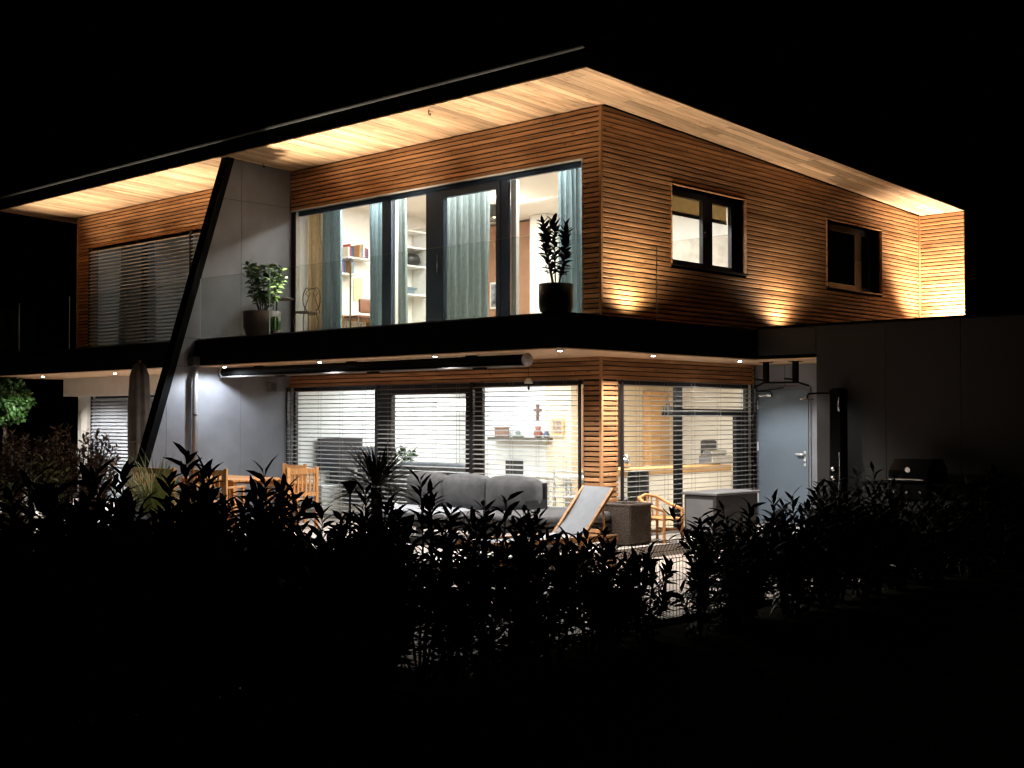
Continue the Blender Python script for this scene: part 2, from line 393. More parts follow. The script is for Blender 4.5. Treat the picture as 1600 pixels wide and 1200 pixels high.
while z < 2.16:
    slat_x(-.325, -.04, z); slat_y(.005, .36, z); z += P
for z0, z1 in ((2.95, 5.945), (0.01, SF-.003)): B('corner_trim', wood_z, house, -.036, .006, -.006, .03, z0, z1)
B('corner_trim', wood_z, house, XL-.01, XL+.035, -.006, .03, 2.95, 5.95)
B('corner_trim', wood_z, house, .006, .03, YB-.035, YB-.003, 2.95, sof(YB)-.004)
# wooden window linings
for (y0, y1, z0, z1) in (W1, W2):
    m = MB(); m.box(-.26, .012, y0-.012, y0, z0, z1); m.box(-.26, .012, y1, y1+.012, z0, z1); m.box(-.26, .012, y0-.012, y1+.012, z1, z1+.012)
    o = m.build('window_lining', wood_y, house)
    B('window_sill', frame_dark, o, -.26, .03, y0-.012, y1+.012, z0-.025, z0-.002)
m = MB().box(XP1+.02, -.335, -.004, .12, 5.24, 5.26).box(-.345, -.335, -.004, .12, 2.97, 5.238)
m.build('window_lining', white_lacq, house)
MB().box(-13.9, -7.12, -.006, .12, 5.24, 5.262).box(-13.9, -13.78, -.006, .12, 2.97, 5.238).build('window_lining', wood_x, house)

# balcony slab with black edge
slab = MB(); slab.box(-15.0, .95, -1.90, .03, SF+.004, ST); slab.box(.0, .95, .031, 2.40, SF+.004, ST)
so = slab.build('balcony_slab', black_metal, house)
MB().box(-14.98, .93, -1.88, .02, SF-.012, SF+.003).box(.0, .93, .021, 2.39, SF-.012, SF+.003).box(.0, 1.9, 2.43, 3.79, SF-.012, SF+.003).build('soffit_lining', soffit_paint, so)
MB().box(-14.95, .9, -1.85, .028, ST+.001, ST+.03).box(.0, .9, .032, 2.39, ST+.001, ST+.03).build('balcony_floor', deck_tile, so)
MB().box(.0, .9, 2.40, 9.55, ST-.02, ST+.03).build('gravel_roof', soil, so)

# partition between the two halves: grey boards, slanted black post
def clip(poly, a, b_, cc):
    out = []
    for i in range(len(poly)):
        p, q = poly[i], poly[(i+1) % len(poly)]; dp = a*p[0]+b_*p[1]-cc; dq = a*q[0]+b_*q[1]-cc
        if dp >= 0: out.append(p)
        if dp*dq < 0: t = dp/(dp-dq); out.append((p[0]+t*(q[0]-p[0]), p[1]+t*(q[1]-p[1])))
    return out
K = .308
def yedge(z): return -1.30 - K*(6.0-z)           # slanted front edge
part = MB().prism([(0.02, -.15), (0.02, 6.0), (yedge(6.0)+.05, 6.0), (yedge(-.15)+.05, -.15)], 0, XP0+.012, XP1-.012).build('partition_wall', membrane, house)
for ya, yb in ((-1.003, .028), (-2.41, -1.009), (-3.4, -2.416)):
    for za, zb in ((-.14, 2.498), (2.505, 2.955), (2.962, 5.31), (5.317, 5.99)):
        poly = clip([(ya, za), (yb, za), (yb, zb), (ya, zb)], 1, -K, -1.30-K*6.0+.10)
        poly = [p for p in poly]
        if len(poly) > 2:
            MB().prism(poly, 0, XP1-.011, XP1).build('panel', panel_grey, part)
            MB().prism(poly, 0, XP0, XP0+.011).build('panel', panel_grey, part)
d = math.hypot(1, K)
MB().prism([(yedge(6.02), 6.02), (yedge(6.02)+.13, 6.02), (yedge(-.2)+.13, -.2), (yedge(-.2), -.2)], 0, XP0-.03, XP1+.03).build('slanted_post', black_metal, part)

# downpipe with hopper
dp = thing('downpipe', 'pale grey rainwater downpipe with square hopper on the partition wall', 'downpipe', (-6.86, -1.95, -.15))
MB().tube([(-6.86, -1.95, -.15), (-6.86, -1.95, 2.30), (-6.88, -1.93, 2.38), (-6.88, -1.93, 2.5)], .045, 12).build('pipe', M('zinc_pipe', (.36, .36, .37), .4, .5, .1), dp, True)
B('hopper', gutter_metal, dp, -6.95, -6.78, -2.04, -1.905, 2.50, 2.66, ch=.01)
for zz in (.5, 1.7): MB().lathe([(.05, 0), (.05, .03)], (-6.86, -1.95, zz), 14).build('bracket', steel, dp)

# ------------------------------------------------------------------ windows (frame with panes as children)
def frame_x(name, x0, x1, z0, z1, y0, y1, mull, wd, mat, parent=house):
    """frame in a wall facing front; mull = list of (x0,x1) uprights"""
    m = MB(); m.box(x0, x1, y0, y1, z1-wd, z1); m.box(x0, x1, y0, y1, z0, z0+wd)
    for a, b_ in [(x0, x0+wd)]+mull+[(x1-wd, x1)]: m.box(a, b_, y0+.002, y1-.002, z0+wd, z1-wd)
    o = m.build(name, mat, parent); e = [x0+wd]+[v for ab in mull for v in ab]+[x1-wd]
    for a, b_ in zip(e[::2], e[1::2]): MB().box(a, b_, (y0+y1)/2-.006, (y0+y1)/2+.006, z0+wd, z1-wd).build('pane', pane_glass, o)
    return o
def frame_y(name, y0, y1, z0, z1, x0, x1, mull, wd, mat, parent=house):
    m = MB(); m.box(x0, x1, y0, y1, z1-wd, z1); m.box(x0, x1, y0, y1, z0, z0+wd)
    for a, b_ in [(y0, y0+wd)]+mull+[(y1-wd, y1)]: m.box(x0+.002, x1-.002, a, b_, z0+wd, z1-wd)
    o = m.build(name, mat, parent); e = [y0+wd]+[v for ab in mull for v in ab]+[y1-wd]
    for a, b_ in zip(e[::2], e[1::2]): MB().box((x0+x1)/2-.006, (x0+x1)/2+.006, a, b_, z0+wd, z1-wd).build('pane', pane_glass, o)
    return o
wf = frame_x('window_front', -6.95, -.345, 2.965, 5.238, .10, .16, [(-4.65, -4.43), (-3.61, -3.46), (-1.99, -1.85)], .07, frame_blue)
m = MB().box(-3.455, -3.2, .085, .165, 3.04, 5.165).box(-3.2, -2.0, .085, .165, 5.06, 5.165).box(-2.08, -1.995, .085, .165, 3.04, 5.06).box(-3.2, -2.08, .085, .165, 3.04, 3.13)
m.build('sliding_sash', frame_blue, wf)
MB().tube([(-3.3, .05, 3.9), (-3.3, .05, 4.2)], .012, 8).build('handle', steel, wf)
MB().box(-1.85, -1.74, .165, .23, 3.04, 5.165).build('inner_frame', white_lacq, wf)
MB().box(-4.43, -4.40, .165, .23, 3.04, 5.165).build('inner_frame', white_lacq, wf)
wg = frame_x('window_front', -6.955, -.335, .0, 2.188, .09, .15, [(-4.70, -4.52), (-2.6, -2.36)], .06, frame_dark)
MB().box(-4.515, -4.38, .075, .155, .065, 2.125).box(-4.38, -2.7, .075, .155, 2.03, 2.125).box(-2.70, -2.605, .075, .155, .065, 2.125).box(-4.38, -2.70, .075, .155, .065, .16).build('sliding_sash', frame_dark, wg)
wr = frame_y('window_side', .37, 3.77, .0, 2.188, -.15, -.09, [(1.84, 2.0)], .06, frame_dark)
MB().box(-.155, -.085, 2.0, 3.71, 1.70, 1.80).box(-.155, -.085, 3.42, 3.71, .06, 1.70).build('transom', frame_dark, wr)
w1 = frame_y('window_side', W1[0], W1[1], W1[2], W1[3], -.27, -.20, [(2.70, 2.96)], .1, frame_dark)
w2 = frame_y('window_side', W2[0], W2[1], W2[2], W2[3], -.27, -.20, [(7.45, 7.7)], .12, frame_dark)
for (wy, wz) in ((2.73, 4.5), (7.5, 4.5)): MB().tube([(-.19, wy, wz), (-.17, wy, wz), (-.17, wy, wz-.1)], .01, 6).build('handle', steel, w1 if wy < 5 else w2)
frame_x('window_front', -13.87, -7.46, 2.965, 5.238, .10, .16, [(-12.0, -11.85), (-9.9, -9.75)], .07, frame_dark)
frame_x('window_front', -13.69, -7.41, 0, 2.118, .06, .14, [(-10.9, -10.75)], .07, frame_dark)
# neighbour's plaster header and fin
MB().box(-14.3, -7.12, -.34, .045, 2.12, SF-.016).build('plaster_header', plaster, house)
MB().box(-13.95, -13.72, -.12, .045, -.1, 2.118).build('plaster_fin', plaster, house)

# ------------------------------------------------------------------ exterior venetian blinds
arc = [(-.04, 0), (-.014, .006), (.014, .006), (.04, 0)]
arc2 = arc + [(u, v-.0018) for u, v in arc[::-1]]
bs = MB().prism(arc2, 0, -.5, .5); me_bx = bpy.data.meshes.new('slat'); me_bx.from_pydata(bs.v, [], bs.f); me_bx.materials.append(blind_alu)
bs = MB().prism(arc2, 1, -.5, .5); me_by = bpy.data.meshes.new('slat'); me_by.from_pydata(bs.v, [], bs.f); me_by.materials.append(blind_alu)
bs = MB().prism(arc2, 0, -.5, .5); me_bp = bpy.data.meshes.new('slat'); me_bp.from_pydata(bs.v, [], bs.f); me_bp.materials.append(blind_pale)
def blind(axis, u0, u1, z0, z1, off, tilt, label, group, pit=.0705, cords=4, guide=frame_dark, mesh_x=None):
    loc = ((u0+u1)/2, off, z0) if axis == 0 else (off, (u0+u1)/2, z0)
    t = thing('venetian_blind', label, 'blind', loc, group)
    z = z0+.05
    while z < z1-.03:
        if axis == 0:
            o = piece('slat', mesh_x or me_bx, t, ((u0+u1)/2, off, z), (u1-u0, 1, 1)); o.rotation_euler = (tilt+rng.uniform(-.02, .02), 0, 0)
        else:
            o = piece('slat', me_by, t, (off, (u0+u1)/2, z), (1, u1-u0, 1)); o.rotation_euler = (0, tilt+rng.uniform(-.02, .02), 0)
        z += pit
    m = MB(); g_ = MB()
    for k in range(cords):
        u = u0+(u1-u0)*(k+.5)/cords
        for s_ in (-.03, .03):
            if axis == 0: m.box(u-.0025, u+.0025, off+s_-.001, off+s_+.001, z0, z1)
            else: m.box(off+s_-.001, off+s_+.001, u-.0025, u+.0025, z0, z1)
    m.build('ladder_cord', blind_alu, t)
    for u in (u0-.018, u1+.018):
        if axis == 0: B('guide_rail', guide, t, u-.014, u+.014, off-.02, off+.02, z0, z1)
        else: B('guide_rail', guide, t, off-.02, off+.02, u-.014, u+.014, z0, z1)
    if axis == 0: B('bottom_rail', blind_alu, t, u0, u1, off-.035, off+.035, z0, z0+.02)
    else: B('bottom_rail', blind_alu, t, off-.035, off+.035, u0, u1, z0, z0+.02)
    return t
T = R(9)
G_ = 'exterior venetian blinds'
blind(0, -6.92, -4.63, .02, 2.185, -.045, T, 'open venetian blind over the ground-floor pane beside the grey partition wall', G_)
blind(0, -4.55, -2.48, .02, 2.185, -.045, T, 'open venetian blind over the glass door behind the outdoor sofa', G_)
blind(0, -2.40, -.37, .02, 2.185, -.045, T, 'open venetian blind over the pane with the wall cross, next to the timber corner', G_)
blind(1, .41, 3.75, .02, 2.185, .045, -T, 'open venetian blind on the kitchen window between timber corner and grey door', G_, cords=5)
blind(0, -13.76, -10.0, 2.97, 5.235, -.05, R(36), 'lowered blind on the dark upper window of the neighbouring half', G_, cords=5, mesh_x=me_bp)
blind(0, -9.93, -7.5, 2.97, 5.235, -.05, R(36), 'upper blind partly hidden by the slanted black post', G_, mesh_x=me_bp)
blind(0, -13.66, -10.86, .02, 2.115, -.03, R(52), 'nearly closed pale blind on the ground floor behind the folded parasol', G_, guide=frame_dark, mesh_x=me_bp)
blind(0, -10.78, -7.45, .02, 2.115, -.03, R(52), 'ground-floor blind beside the slanted post, in the neighbouring half', G_, mesh_x=me_bp)

# ------------------------------------------------------------------ garage
garage = thing('garage', 'dark panelled flat-roofed garage adjoining the house beyond the grey door', 'garage', (4, 2.4, -.15))
GT = 2.955
m = MB(); m.box(1.94, 11, 2.42, 2.6, -.2, GT-.03); m.box(.96, 1.935, 2.42, 2.6, SF+.06, GT-.03); m.box(1.94, 2.1, 2.6, 3.8, -.2, SF); m.box(.95, 11, 2.6, 9.5, SF+.06, GT-.05); m.box(10.8, 11, 2.6, 9.5, -.2, SF)
m.build('core_wall', membrane, garage)
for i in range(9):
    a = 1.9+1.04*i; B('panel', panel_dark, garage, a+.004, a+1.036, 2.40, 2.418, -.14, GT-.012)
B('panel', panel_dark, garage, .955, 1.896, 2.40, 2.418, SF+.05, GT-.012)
B('roof_edge', black_metal, garage, .951, 11, 2.385, 2.50, GT-.01, GT+.025)
# recess with door
m = MB(); holes_boxes(m, 1, 3.80, 3.9, .0, 1.93, 0, SF-.02, [(.07, .985, .05, 2.10)]); dwall = m.build('recess_wall', panel_grey, garage)
B('joint', membrane, dwall, .55, .556, 3.797, 3.802, 2.13, SF-.02)
B('door_frame', panel_grey, garage, .045, .07, 3.775, 3.86, .03, 2.12); B('door_frame', panel_grey, garage, .985, 1.01, 3.775, 3.86, .03, 2.12); B('door_frame', panel_grey, garage, .045, 1.01, 3.775, 3.86, 2.1205, 2.145)
B('door_gap', membrane, garage, .07, .985, 3.85, 3.88, .03, 2.118)
door = B('door', door_grey, garage, .078, .962, 3.79, 3.845, .06, 2.105, ch=.004)
B('escutcheon', satin, door, .885, .925, 3.778, 3.789, .93, 1.16, ch=.004)
MB().tube([(.905, 3.785, 1.11), (.905, 3.74, 1.11), (.90, 3.73, 1.11), (.77, 3.735, 1.11)], .014, 8).build('handle', satin, door, True)
MB().lathe([(.014, 0), (.014, .02)], (0, 0, 0), 12).xf(Matrix.Translation((.905, 3.78, .99)) @ Matrix.Rotation(R(90), 4, 'X')).build('cylinder_lock', steel, door)
for zz in (.35, 1.15, 1.80): MB().tube([(.074, 3.783, zz), (.074, 3.783, zz+.14)], .011, 8).build('hinge', satin, door)
cl = B('door_closer', steel, door, .12, .35, 3.74, 3.789, 1.99, 2.03, ch=.005)
MB().tube([(.34, 3.755, 2.03), (.33, 3.75, 2.075), (.12, 3.7, 2.08), (.55, 3.77, 2.13)], .008, 6).build('closer_arm', black_metal, cl)

# black wall bracket under the recess ceiling
hb = thing('chin_up_bar', 'black ceiling-mounted pull-up bar above the grey door', 'pull-up bar', (.9, 3.0, SF))
for hx in (.72, 1.22):
    B('upright', black_metal, hb, hx-.035, hx+.035, 2.96, 3.03, 2.19, SF-.013)
    B('ceiling_plate', black_metal, hb, hx-.08, hx+.08, 2.92, 3.07, SF-.022, SF-.0125)
    MB().tube([(hx, 2.995, 2.22), (hx-.1, 2.85, 2.24)], .014, 8).build('grip', black_metal, hb)
MB().tube([(.5, 3.0, 2.12), (.68, 3.0, 2.19), (1.26, 3.0, 2.185), (1.44, 3.0, 2.13)], .015, 8).build('bar', black_metal, hb)

# ------------------------------------------------------------------ glass railing
rail = thing('glass_railing', 'frameless glass balustrade round the front and corner of the balcony', 'railing', (-3, -1.85, ST))
xs = [-6.88, -5.0, -3.1, -1.15, .88]
for a, b_ in zip(xs, xs[1:]): B('glass_panel', rail_glass, rail, a+.008, b_-.008, -1.858, -1.843, ST+.005, ST+1.0)
B('glass_panel', rail_glass, rail, .868, .883, -1.84, .08, ST+.005, ST+1.0)
edge = M('glass_edge', (.32, .40, .36), .2, 0, .05)
for a in xs[:-1]: B('glass_edge', edge, rail, a+.005, a+.0078, -1.858, -1.843, ST+.005, ST+1.0)
B('glass_edge', edge, rail, .868, .883, .0805, .084, ST+.005, ST+1.0)
B('top_edge', edge, rail, -6.87, .87, -1.857, -1.844, ST+1.0005, ST+1.003)
rail2 = thing('glass_railing', 'glass balustrade of the neighbouring balcony left of the slanted post', 'railing', (-11, -1.85, ST))
xs2 = [-14.9, -13.2, -11.2, -9.2, -7.2]
for a, b_ in zip(xs2, xs2[1:]):
    B('glass_panel', rail_glass, rail2, a+.008, b_-.008, -1.858, -1.843, ST+.005, ST+1.0)
    B('glass_edge', edge, rail2, a+.005, a+.0078, -1.858, -1.843, ST+.005, ST+1.0)
B('glass_panel', rail_glass, rail2, -14.93, -14.915, -1.84, .0, ST+.005, ST+1.0)

# ------------------------------------------------------------------ lamps
WARM = (1, .84, .63); NEUT = (1, .95, .89); COOL = (.84, .93, 1.0)
lens = EMIT('lamp_lens', (1, .93, .8), 60)
lens_up = EMIT('uplight_lens', (1, .85, .6), 12)
DL = [(-12.9, -1.5, 'neighbour'), (-8.2, -1.55, 'n3'), (-10.3, -1.42, 'n2'), (-6.4, -1.7, 'p'), (-3.9, -1.75, 'm'), (-1.41, -1.78, 'm2'), (.75, -1.72, 'c'), (.80, .1, 's'), (.78, 2.2, 'd')]  # the lamp behind the parasol is unseen, added to brighten the parasol
DLAB = ['small downlight at the far end of the neighbouring soffit', 'added unseen downlight behind the folded parasol next to the slanted post', 'bright downlight under the neighbouring balcony beside the folded parasol', 'downlight above the partition wall by the hopper',
        'downlight above the part of the awning cassette nearest the partition', 'glaring downlight above the middle of the awning cassette', 'downlight at the corner of the balcony soffit', 'downlight above the timber wall over the kitchen window', 'downlight beside the recess with the grey door']
for (x_, y_, q), lb in zip(DL, DLAB):
    t = thing('downlight', lb, 'downlight', (x_, y_, SF-.03), 'downlights under the balcony')
    MB().lathe([(.045, 0), (.05, .004), (.05, .018)], (x_, y_, SF-.03), 16).build('rim', steel, t)
    MB().lathe([(.024, 0), (.024, .006)], (x_, y_, SF-.034), 14).build('lens', lens, t)
    spot(t, (x_, y_, SF-.05), (x_, y_, 0), {'p': 150, 'n3': 420, 'n2': 560, 'neighbour': 350}.get(q, 340), 172 if q == 'p' else 146, .4, (.9, .95, 1) if q == 'p' else NEUT, .05)
UP = [(-13.3, -1.0, 60), (-11.6, -1.0, 50), (-9.95, -.95, 60), (-8.3, -1.0, 50), (-5.35, -1.25, 75), (-3.9, -.95, 65), (-2.0, -.95, 38), (-.5, -.95, 22)]
ULAB = ['left end of the neighbouring balcony', 'neighbouring balcony under its first window', 'neighbouring balcony before the blinds', 'neighbouring balcony beside the slanted post',
        'balcony beside the bistro chair', 'balcony before the first curtain', 'balcony before the middle curtain', 'balcony near the black pot']
for (x_, y_, pw), lb in zip(UP, ULAB):
    t = thing('floor_uplight', 'small floor uplight on the ' + lb, 'uplight', (x_, y_, ST+.03), 'balcony floor uplights')
    MB().lathe([(.05, 0), (.05, .05), (.042, .05)], (x_, y_, ST+.03), 16).build('housing', steel, t)
    MB().lathe([(.038, 0), (.038, .004)], (x_, y_, ST+.078), 14).build('lens', lens_up, t)
    spot(t, (x_, y_, ST+.10), (x_+.15, y_-.03, 6), pw*15.5, 62, 1, WARM, .03)
for (x_, y_, z_, tx, ty, pw, ang, lb) in ((.30, .55, ST+.03, .28, .6, 250, 150, 'uplight at the foot of the side wall behind the glass corner'),
                                  (.28, 4.5, ST+.03, .26, 4.5, 190, 150, 'uplight at the foot of the side wall between the two windows'),
                                  (.74, 9.05, ST+.03, .74, 9.9, 1900, 120, 'uplight at the inner corner before the bright return wall')):
    t = thing('wall_uplight', lb, 'uplight', (x_, y_, z_), 'wall uplights')
    MB().lathe([(.045, 0), (.05, .06), (.04, .06)], (x_, y_, z_), 16).build('housing', dark_plastic, t)
    MB().lathe([(.034, 0), (.034, .004)], (x_, y_, z_+.058), 14).build('lens', lens_up, t)
    spot(t, (x_, y_, z_+.08), (tx, ty, 6), pw, ang, 1, WARM, .03)

# interior luminaires
def ceiling_lamp(label, x0, x1, y0, y1, z, power, col):
    t = thing('ceiling_lamp', label, 'ceiling lamp', ((x0+x1)/2, (y0+y1)/2, z))
    B('housing', white_lacq, t, x0, x1, y0, y1, z-.05, z-.002)
    area(t, ((x0+x1)/2, (y0+y1)/2, z-.055), x1-x0-.04, y1-y0-.04, power, col)
    return t
ceiling_lamp('long ceiling lamp inside the upper room near its window', -6.0, -1.0, .62, .82, 5.5, 400, (1, .95, .87))
ceiling_lamp('flat ceiling lamp deeper inside the upper room', -5.5, -1.0, 3.0, 3.2, 5.5, 300, (1, .95, .87))
ceiling_lamp('long cool ceiling lamp in the living room behind the glass door', -6.5, -2.7, 1.6, 1.9, 2.44, 150, COOL)
ceiling_lamp('ceiling lamp over the living room back wall', -6.5, -2.7, 3.3, 3.6, 2.44, 120, COOL)
ceiling_lamp('warm ceiling lamp over the white indoor table', -2.2, -.8, 1.0, 1.3, 2.44, 80, (1, .92, .80))
ceiling_lamp('warm ceiling lamp over the kitchen counter', -2.4, -.6, 3.6, 3.9, 2.44, 130, (1, .88, .70))
ceiling_lamp('added unseen cool lamp in the dark neighbouring upper room', -12.8, -12.0, 1.4, 1.6, 5.5, 9, (.70, .86, 1))  # unseen lamp, added so the neighbour's slats and curtain look bluish
ceiling_lamp('small ceiling lamp behind the first side window', -1.6, -.6, 2.2, 2.5, 5.5, 8, (1, .86, .7))

# ------------------------------------------------------------------ foliage helper
def leaf_mesh(pos, dirs, ups, length, width, bend=.25):
    """leaf blades: folded, curved, pointed; 8 verts each. arrays (n,3)"""
    n = len(pos); d = dirs/np.linalg.norm(dirs, axis=1, keepdims=True)
    s_ = np.cross(d, ups); s_ /= np.maximum(np.linalg.norm(s_, axis=1, keepdims=True), 1e-6); u = np.cross(s_, d)
    L = length[:, None]; Wd = width[:, None]
    def st(t, w_, lift, drop): 
        c0 = pos + d*L*t - u*L*bend*drop
        return c0 - s_*Wd*w_ + u*Wd*lift, c0, c0 + s_*Wd*w_ + u*Wd*lift
    l1, m1, r1 = st(.33, .5, .18, .06); l2, m2, r2 = st(.7, .36, .12, .36)
    tip = pos + d*L - u*L*bend*.85
    V = np.stack([pos, l1, m1, r1, l2, m2, r2, tip], 1).reshape(-1, 3)
    F = np.array([(0, 2, 1), (0, 3, 2), (1, 2, 5), (1, 5, 4), (2, 3, 6), (2, 6, 5), (4, 5, 7), (5, 6, 7)])
    F = (F[None] + (np.arange(n)*8)[:, None, None]).reshape(-1, 3)
    return V, F
def np_obj(name, V, F, mat, parent, kind=None):
    me = bpy.data.meshes.new(name); V = np.asarray(V, np.float32); F = np.asarray(F, np.int32)
    me.vertices.add(len(V)); me.vertices.foreach_set('co', V.ravel())
    me.loops.add(F.size); me.loops.foreach_set('vertex_index', F.ravel())
    me.polygons.add(len(F)); me.polygons.foreach_set('loop_start', np.arange(len(F))*3)
    me.update(calc_edges=True); me.materials.append(mat)
    o = bpy.data.objects.new(name, me); COL.objects.link(o)
    o.parent = parent; o.location = -world_loc(parent)
    if kind: o['kind'] = kind
    return o
def on_stem(pts, n, t0=.1, gold=2.4):
    """positions, tangents and spiral angles along a polyline"""
    pts = np.array(pts); seg = np.linalg.norm(np.diff(pts, axis=0), axis=1); cum = np.r_[0, np.cumsum(seg)]
    tt = np.linspace(t0, 1, n)**.9*cum[-1]; P_ = np.stack([np.interp(tt, cum, pts[:, k]) for k in range(3)], 1)
    T_ = np.stack([np.interp(tt, cum, np.gradient(pts[:, k])) for k in range(3)], 1); T_ /= np.linalg.norm(T_, axis=1, keepdims=True)
    a = np.arange(n)*gold + rng.uniform(0, 6); return P_, T_, a, tt/cum[-1]
def stem_leaves(pts, n, ll, lw, t0=.1, ang0=72, ang1=40, jitter=.3):
    P_, T_, a, t = on_stem(pts, n, t0)
    ref = np.tile(np.array([.31, .95, .05]), (n, 1)); s_ = np.cross(T_, ref); s_ /= np.linalg.norm(s_, axis=1, keepdims=True); q = np.cross(T_, s_)
    out = s_*np.cos(a)[:, None] + q*np.sin(a)[:, None]
    an = np.radians(ang0+(ang1-ang0)*t**2 + rng.uniform(-14, 14, n))[:, None]
    D_ = T_*np.cos(an) + out*np.sin(an) + rng.normal(0, jitter*.4, (n, 3))
    U_ = T_*np.sin(an) - out*np.cos(an)
    U_ = U_ + rng.normal(0, .35, (n, 3))
    s0 = rng.uniform(.68, 1.15, n)*(.82+.28*t)
    return P_, D_, -U_*-1, ll*s0, lw*s0
def shrub(name, label, cat, base, h, rad, nst, nleaf, ll, lw, mat, group=None, lean=.5, side=2, t0=.12, hvar=.45, drop=0, low=0):
    t = thing(name, label, cat, base, group); b0 = np.array(base, float); A = []; S = MB()
    for i in range(low):                  # short shoots close the foot of the plant
        a = rng.uniform(0, 6.28); hh = h*rng.uniform(.22, .42); p0 = b0+np.array([math.cos(a)*.05, math.sin(a)*.05, 0]); e = b0+np.array([math.cos(a)*rad*.9, math.sin(a)*rad*.9, hh])
        q = [p0, p0*.5+e*.5+np.array([0, 0, .03]), e]; S.tube(q, [.007, .005, .002], 4); A.append(stem_leaves(q, 22, ll, lw, .05, 75, 45))
    for i in range(nst):
        a = rng.uniform(0, 6.28); r0 = rad*.25*rng.uniform(0, 1); r1 = rad*math.sqrt(rng.uniform(.05, 1)); hh = (h-drop)*(1-hvar*(r1/rad)**2*rng.uniform(.4, 1.0))
        if i < 3 and drop: hh = h-i*drop*.32; r1 = rad*(.08, .5, .65)[i]
        elif i == 0: r1 = rad*.1; hh = h
        p0 = b0+np.array([r0*math.cos(a), r0*math.sin(a), 0]); p3 = b0+np.array([r1*math.cos(a), r1*math.sin(a), hh-ll*.6])
        p1 = p0*.65+p3*.35+np.array([math.cos(a)*rad*.12*lean, math.sin(a)*rad*.12*lean, 0]); p2 = p0*.3+p3*.7+np.array([math.cos(a)*rad*.1*lean, math.sin(a)*rad*.1*lean, .0])+rng.normal(0, .02, 3)
        pts = [p0, p1, p2, p3]; S.tube(pts, [.011, .009, .007, .003], 5); A.append(stem_leaves(pts, nleaf, ll, lw, t0))
        for k in range(side):
            f = rng.uniform(.25, .8); s0 = p0+(p3-p0)*f; a2 = a+rng.uniform(-2, 2); ln = rng.uniform(.18, .42)*min(1, h)
            e = s0+np.array([math.cos(a2)*ln*.6, math.sin(a2)*ln*.6, ln*.8]); q = [s0, s0*.5+e*.5+np.array([math.cos(a2)*.04, math.sin(a2)*.04, -.02]), e]
            S.tube(q, [.006, .005, .002], 4); A.append(stem_leaves(q, max(6, int(nleaf*.4)), ll, lw, .2))
    a = [np.concatenate([x_[k] for x_ in A]) for k in range(5)]
    V, F = leaf_mesh(*a); np_obj('foliage', V, F, mat, t, 'stuff'); S.build('stem', bark, t)
    return t

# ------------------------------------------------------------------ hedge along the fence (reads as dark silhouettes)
HX = 4.55
def hx(px): return at(px, 654, 0, HX)[1]
hedge = [  #  photo column, tip row, radius, stems
    (20, 742, .42, 12), (75, 730, .42, 12), (135, 722, .42, 13), (190, 718, .40, 13), (245, 728, .36, 13), (292, 692, .36, 14), (340, 716, .34, 12), (385, 720, .34, 12), (436, 750, .34, 12),
    (500, 780, .34, 12), (545, 800, .32, 12), (585, 752, .36, 15), (625, 762, .34, 14), (665, 732, .34, 13), (708, 778, .34, 13), (745, 772, .33, 12), (790, 764, .36, 14), (848, 786, .36, 13),
    (880, 830, .32, 10), (930, 826, .34, 12), (962, 816, .36, 13), (1008, 846, .30, 9), (1082, 796, .26, 6), (1128, 818, .30, 8), (1150, 836, .28, 9), (1178, 788, .32, 11), (1222, 764, .30, 10), (1247, 792, .28, 9), (1272, 748, .34, 12), (1322, 742, .36, 13), (1348, 770, .34, 12),
    (1375, 722, .40, 13), (1408, 772, .4, 12), (1440, 768, .40, 12), (1470, 778, .4, 12), (1500, 742, .42, 13), (1560, 728, .45, 14), (1610, 740, .45, 12)]
behind = ['at the outer end of the hedge under the little green tree', 'below the reddish bush', 'in front of the neighbouring ground-floor blind', 'before the foot of the folded parasol', 'before the pale grass tuft', 'tallest, in front of the downpipe',
          'before the lit grey partition wall', 'with forked tip before the teak bench', 'before the end of the teak bench', 'before the teak chair seat', 'low, below the black torch bowl', 'wide, under the palm fronds', 'right beside the palm', 'with upright tip before the glass door',
          'before the left sofa cushion', 'before the pale seat cushion', 'with long leaves before the middle sofa cushion', 'with arching leaves before the grey ottoman', 'low, before the ottoman legs', 'low, just left of the lounger foot', 'before the foot of the sling lounger', 'low, before the wicker basket',
          'thin, beside the wide gap showing the wire fence', 'before the grey storage box', 'low, before the storage box corner', 'before the dark side of the storage box', 'before the lower hinge side of the grey door', 'low, before the middle of the grey door', 'before the lower handle side of the grey door', 'beside the foot of the black shower', 'dim, just past the black shower',
          'dim, before the garage panel joint', 'dim, left of the barbecue', 'dim, before the barbecue', 'dim, before the barbecue side shelf', 'dim, just past the barbecue', 'dim, tall one far along the garage', 'last dim one at the hedge end']
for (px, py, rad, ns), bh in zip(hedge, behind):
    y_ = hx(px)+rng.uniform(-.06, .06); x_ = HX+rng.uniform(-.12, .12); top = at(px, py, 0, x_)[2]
    shrub('laurel_shrub', 'dark laurel shrub '+bh, 'shrub', (x_, y_, -.2), top+.2, rad, ns+1 if px < 620 else max(5, int(ns*(.66 if px < 1060 else .92))), 60 if px < 620 else 40, .145, .040, leaf_dark, 'laurel hedge along the fence', side=3 if px < 620 else 2, drop=.27 if px < 1000 else .14, low=6 if px < 620 else 2 if px < 1060 else 3)
